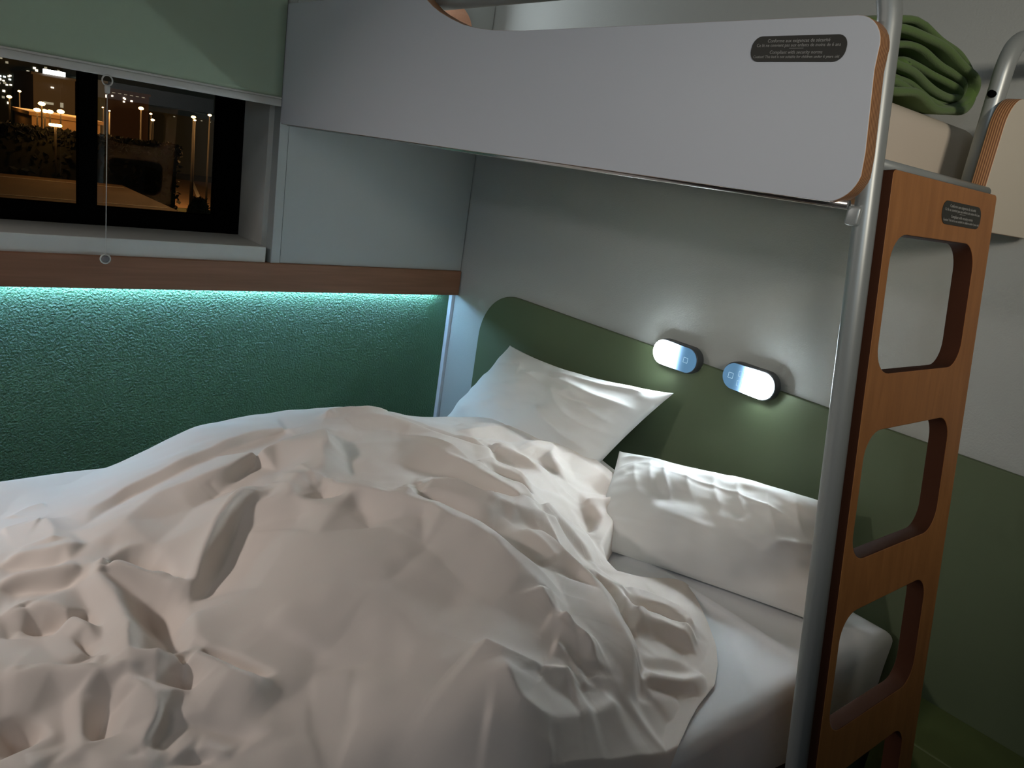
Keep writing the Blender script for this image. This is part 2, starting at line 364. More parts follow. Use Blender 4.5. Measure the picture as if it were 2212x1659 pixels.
hp = plate('bunk_headboard', [[(-0.66, 1.45), (-0.105, 1.45)] + arc(-0.105 - 0.09, 1.885 - 0.09, 0.09, 0, 90, 8) + [(-0.66, 1.885)]], 0.02, M_YZ(0.012), [m_orange], 0.001); adopt(hp, bk)
hp['label'] = 'orange-brown wooden head panel'
# ladder: slanted plate with rounded openings
sl = math.hypot(1, 0.15); ez = Vector((-0.15, 0, 1)) / sl          # up along the ladder
nrm = Vector((1, 0, 0.15)) / sl
LX = 1.948; z0 = 1.4
# 2D: (y, s) with s = distance along ez measured from z=1.4 ; world = (LX,0,1.4)+ey*y+ez*s - nrm*t
ML = Matrix(((0, ez.x, nrm.x, LX - 0.015 * nrm.x), (1, 0, 0, 0), (0, ez.z, nrm.z, 1.4 - 0.015 * nrm.z), (0, 0, 0, 1)))
def s_of(z): return (z - 1.4) * sl
holes = []
for k in range(5):
    zt = 1.3705 - 0.2785 * k; zb = zt - 0.195
    if zb < 0.03: break
    holes.append(rrect(-0.706, s_of(zb), -0.416, s_of(zt), 0.042, 8))
lad = plate('ladder', [rrect(-0.729, s_of(0.0), -0.358, s_of(1.4535), 0.008, 4)] + holes, 0.030, ML, [m_ladder, m_lad_edge], 0.0015); adopt(lad, bk)
lad['label'] = 'slanted wooden ladder panel with rounded square foot openings'
M2 = ML @ Matrix.Translation((-0.4885, s_of(1.4115), 0.0156))
pill_sticker('ladder_sticker', 0.146, 0.0345, 0.0155, M2, LN, [0.0066, 0.0062, 0.0066, 0.0053], lad)

# reading lamps ------------------------------------------------------
def lamp_lens_mat(name, flip, strength):
    M = bpy.data.materials.new(name); M.use_nodes = True; n = M.node_tree.nodes; l = M.node_tree.links; b = n['Principled BSDF']
    b.inputs['Base Color'].default_value = (0.10, 0.20, 0.32, 1); b.inputs['Roughness'].default_value = 0.25
    tc = n.new('ShaderNodeTexCoord'); sx = n.new('ShaderNodeSeparateXYZ'); l.new(tc.outputs['Object'], sx.inputs[0])
    mr = n.new('ShaderNodeMapRange'); mr.interpolation_type = 'SMOOTHERSTEP'
    mr.inputs['From Min'].default_value = 0.050 * flip; mr.inputs['From Max'].default_value = -0.036 * flip
    l.new(sx.outputs[0], mr.inputs[0])
    pw = n.new('ShaderNodeMath'); pw.operation = 'POWER'; pw.inputs[0].default_value = strength / 0.24; l.new(mr.outputs[0], pw.inputs[1])
    st = n.new('ShaderNodeMath'); st.operation = 'MULTIPLY'; st.inputs[1].default_value = 0.24; l.new(pw.outputs[0], st.inputs[0])
    cm = n.new('ShaderNodeMixRGB'); cm.inputs[1].default_value = (0.24, 0.58, 1.0, 1); cm.inputs[2].default_value = (0.82, 0.94, 1.0, 1); l.new(mr.outputs[0], cm.inputs[0])
    l.new(cm.outputs[0], b.inputs['Emission Color']); l.new(st.outputs[0], b.inputs['Emission Strength'])
    return M
def stadium(w_, h_, n=14): return rrect(-w_ / 2, -h_ / 2, w_ / 2, h_ / 2, h_ / 2 - 1e-4, n)
m_icon = emit('icon_lines', (0.55, 0.85, 1.0), 0.9)
def reading_lamp(cx, cz, flip, strength, squares, label, rot=0.0):
    t = empty('reading_lamp', (cx, -0.016, cz), label, 'lamp')
    Rz = Matrix.Rotation(rot, 4, 'Y')
    def Mt(y): return Matrix.Translation((cx, y, cz)) @ Rz @ Matrix(((1, 0, 0, 0), (0, 0, -1, 0), (0, 1, 0, 0), (0, 0, 0, 1)))
    a = plate('lamp_housing', [stadium(0.162, 0.077)], 0.030, Mt(-0.028), [m_housing], 0.004); adopt(a, t); a.data.polygons.foreach_set('use_smooth', [True] * len(a.data.polygons))
    b = plate('lamp_lens', [stadium(0.155, 0.070)], 0.004, Mt(0.0), [lamp_lens_mat('lens', flip, strength)], 0.001)
    b.data.transform(Matrix.Translation((-cx, 0, -cz))); b.location = (cx, -0.0445, cz); adopt(b, t)
    b['label'] = 'glowing white lens fading to blue at one end'
    for (ix, iz) in squares:
        o_ = rrect(-0.0075, -0.0075, 0.0075, 0.0075, 0.0015, 3); i_ = rrect(-0.0067, -0.0067, 0.0067, 0.0067, 0.0012, 3)
        q = plate('touch_square', [[(p[0] + ix, p[1] + iz) for p in o_], [(p[0] + ix, p[1] + iz) for p in i_]], 0.0004, Mt(-0.0467), [m_icon], 0.0001); adopt(q, t)
    return t
LS = 155.0
reading_lamp(1.129, 0.935, 1.0, LS, [(0.042, 0.0)], 'left reading lamp on the headboard edge, bright at its left end, one touch square')
reading_lamp(1.376, 0.938, -1.0, LS * 1.15, [(-0.052, 0.0), (-0.022, 0.012), (-0.022, -0.014)], 'right reading lamp on the headboard edge, bright at its right end, three touch squares')
# lamp at the head of the upper bunk, on the window-side wall
t = empty('reading_lamp', (0.022, -0.34, 1.885), 'reading lamp shining at the head of the upper bunk, above the orange panel', 'lamp')
MU = Matrix(((0, 0, 1, 0.039), (1, 0, 0, -0.34), (0, 1, 0, 1.885), (0, 0, 0, 1)))
a = plate('lamp_housing', [stadium(0.162, 0.077)], 0.030, MU, [m_housing], 0.004); adopt(a, t)
MU2 = Matrix(((0, 0, 1, 0.0555), (1, 0, 0, -0.34), (0, 1, 0, 1.885), (0, 0, 0, 1)))
a = plate('lamp_lens', [stadium(0.155, 0.070)], 0.004, MU2, [emit('upper_lens', (0.84, 0.93, 1.0), 62.0)], 0.001); adopt(a, t)

# ================================================================== UPPER BEDDING
def soft_slab(name, lo, hi, r, mt, amp=0.004, nu=60, nv=40, seedv=0, zfun=None):
    """rounded soft box: closed grid around its four sides + top cap using superellipse style rounding"""
    bm = bmesh.new(); bmesh.ops.create_cube(bm, size=1)
    lo = Vector(lo); hi = Vector(hi); c = (lo + hi) / 2; s = hi - lo
    for v in bm.verts: v.co = Vector((v.co.x * s.x, v.co.y * s.y, v.co.z * s.z))
    bmesh.ops.bevel(bm, geom=bm.edges[:], offset=r, segments=5, profile=0.5, affect='EDGES')
    me = bpy.data.meshes.new(name); bm.to_mesh(me); bm.free()
    o = link(name, me, mt, smooth=True); o.location = c
    return o
um = soft_slab('mattress', (0.04, -0.752, 1.446), (1.785, -0.085, 1.582), 0.035, m_mat2)
tag(um, 'cream mattress of the upper bunk with a rounded end, under the rolled green blanket', 'mattress')
# rolled blanket: flattened spiral section in Y-Z extruded along X
def blanket():
    turns = 3.9; n = 520; T = 0.0150
    pts = []
    for i in range(n):
        f_ = i / (n - 1); a = -math.pi * 0.22 - f_ * turns * 2 * math.pi; k = 1 - f_ * 0.86
        hy = 0.292 * (k ** 0.55) ; hz = 0.0605 * k
        # flattened: superellipse
        c_, s_ = math.cos(a), math.sin(a); p_ = 0.75
        y = hy * math.copysign(abs(c_) ** p_, c_); z = hz * math.copysign(abs(s_) ** 0.9, s_)
        y = -y
        y += 0.150 * (1 - k) + 0.004 * math.sin(f_ * 40)
        z += 0.0035 * math.sin(y * 38 + f_ * 9) * k - 0.010 * (1 - k)
        z += -0.010 * max(0, y / 0.26) ** 2 + 0.004 * math.sin(y * 22 + 1)
        zb_ = -0.063; z = zb_ + (z - zb_) * (1 - 0.42 * min(1, max(0, (-y - 0.08) / 0.18)))
        pts.append((y, z))
    P = np.array(pts); Tn = np.gradient(P, axis=0); Tn /= np.linalg.norm(Tn, axis=1)[:, None]; N = np.stack([-Tn[:, 1], Tn[:, 0]], 1)
    prof = []
    XE = 0.24
    for x in np.linspace(-XE, 0, 14)[:-1]: prof.append((x, 0.5))
    for a in np.linspace(90, -90, 9): prof.append((T * 0.62 * math.cos(math.radians(a)), 0.5 * math.sin(math.radians(a))))
    for x in np.linspace(0, -XE, 14)[1:]: prof.append((x, -0.5))
    V = []
    for i in range(n):
        f_ = i / (n - 1); endx = 0.010 * math.sin(f_ * 17 + 1) + 0.006 * math.sin(f_ * 51) - 0.012 * f_
        th = T * (0.90 + 0.08 * math.sin(f_ * 33))
        for (x, t_) in prof:
            q = P[i] + N[i] * t_ * th
            V.append((x + endx, q[0], q[1]))
    V = np.array(V)
    ez_ = V[:, 2].min(); V[:, 2] -= ez_
    V += np.array([1.765, -0.430, 1.583])
    o = grid_mesh('rolled_blanket', V, n, len(prof), m_blanket)
    shift(o, (1.6, -0.35, 1.583))
    return o
bo = blanket(); tag(bo, 'thick green blanket rolled up on the end of the upper bunk mattress', 'blanket')

# ================================================================== DOUBLE BED
db = empty('double_bed', (1.17, -1.1, 0.0), 'low double bed below the bunk on a dark wooden base', 'bed')
b_ = box('bed_base', (0.50, -2.12, 0.06), (1.86, -0.03, 0.30), m_base, 0.004); adopt(b_, db)
b_ = box('base_plinth', (0.56, -2.06, 0.0), (1.80, -0.08, 0.06), m_base); adopt(b_, db)

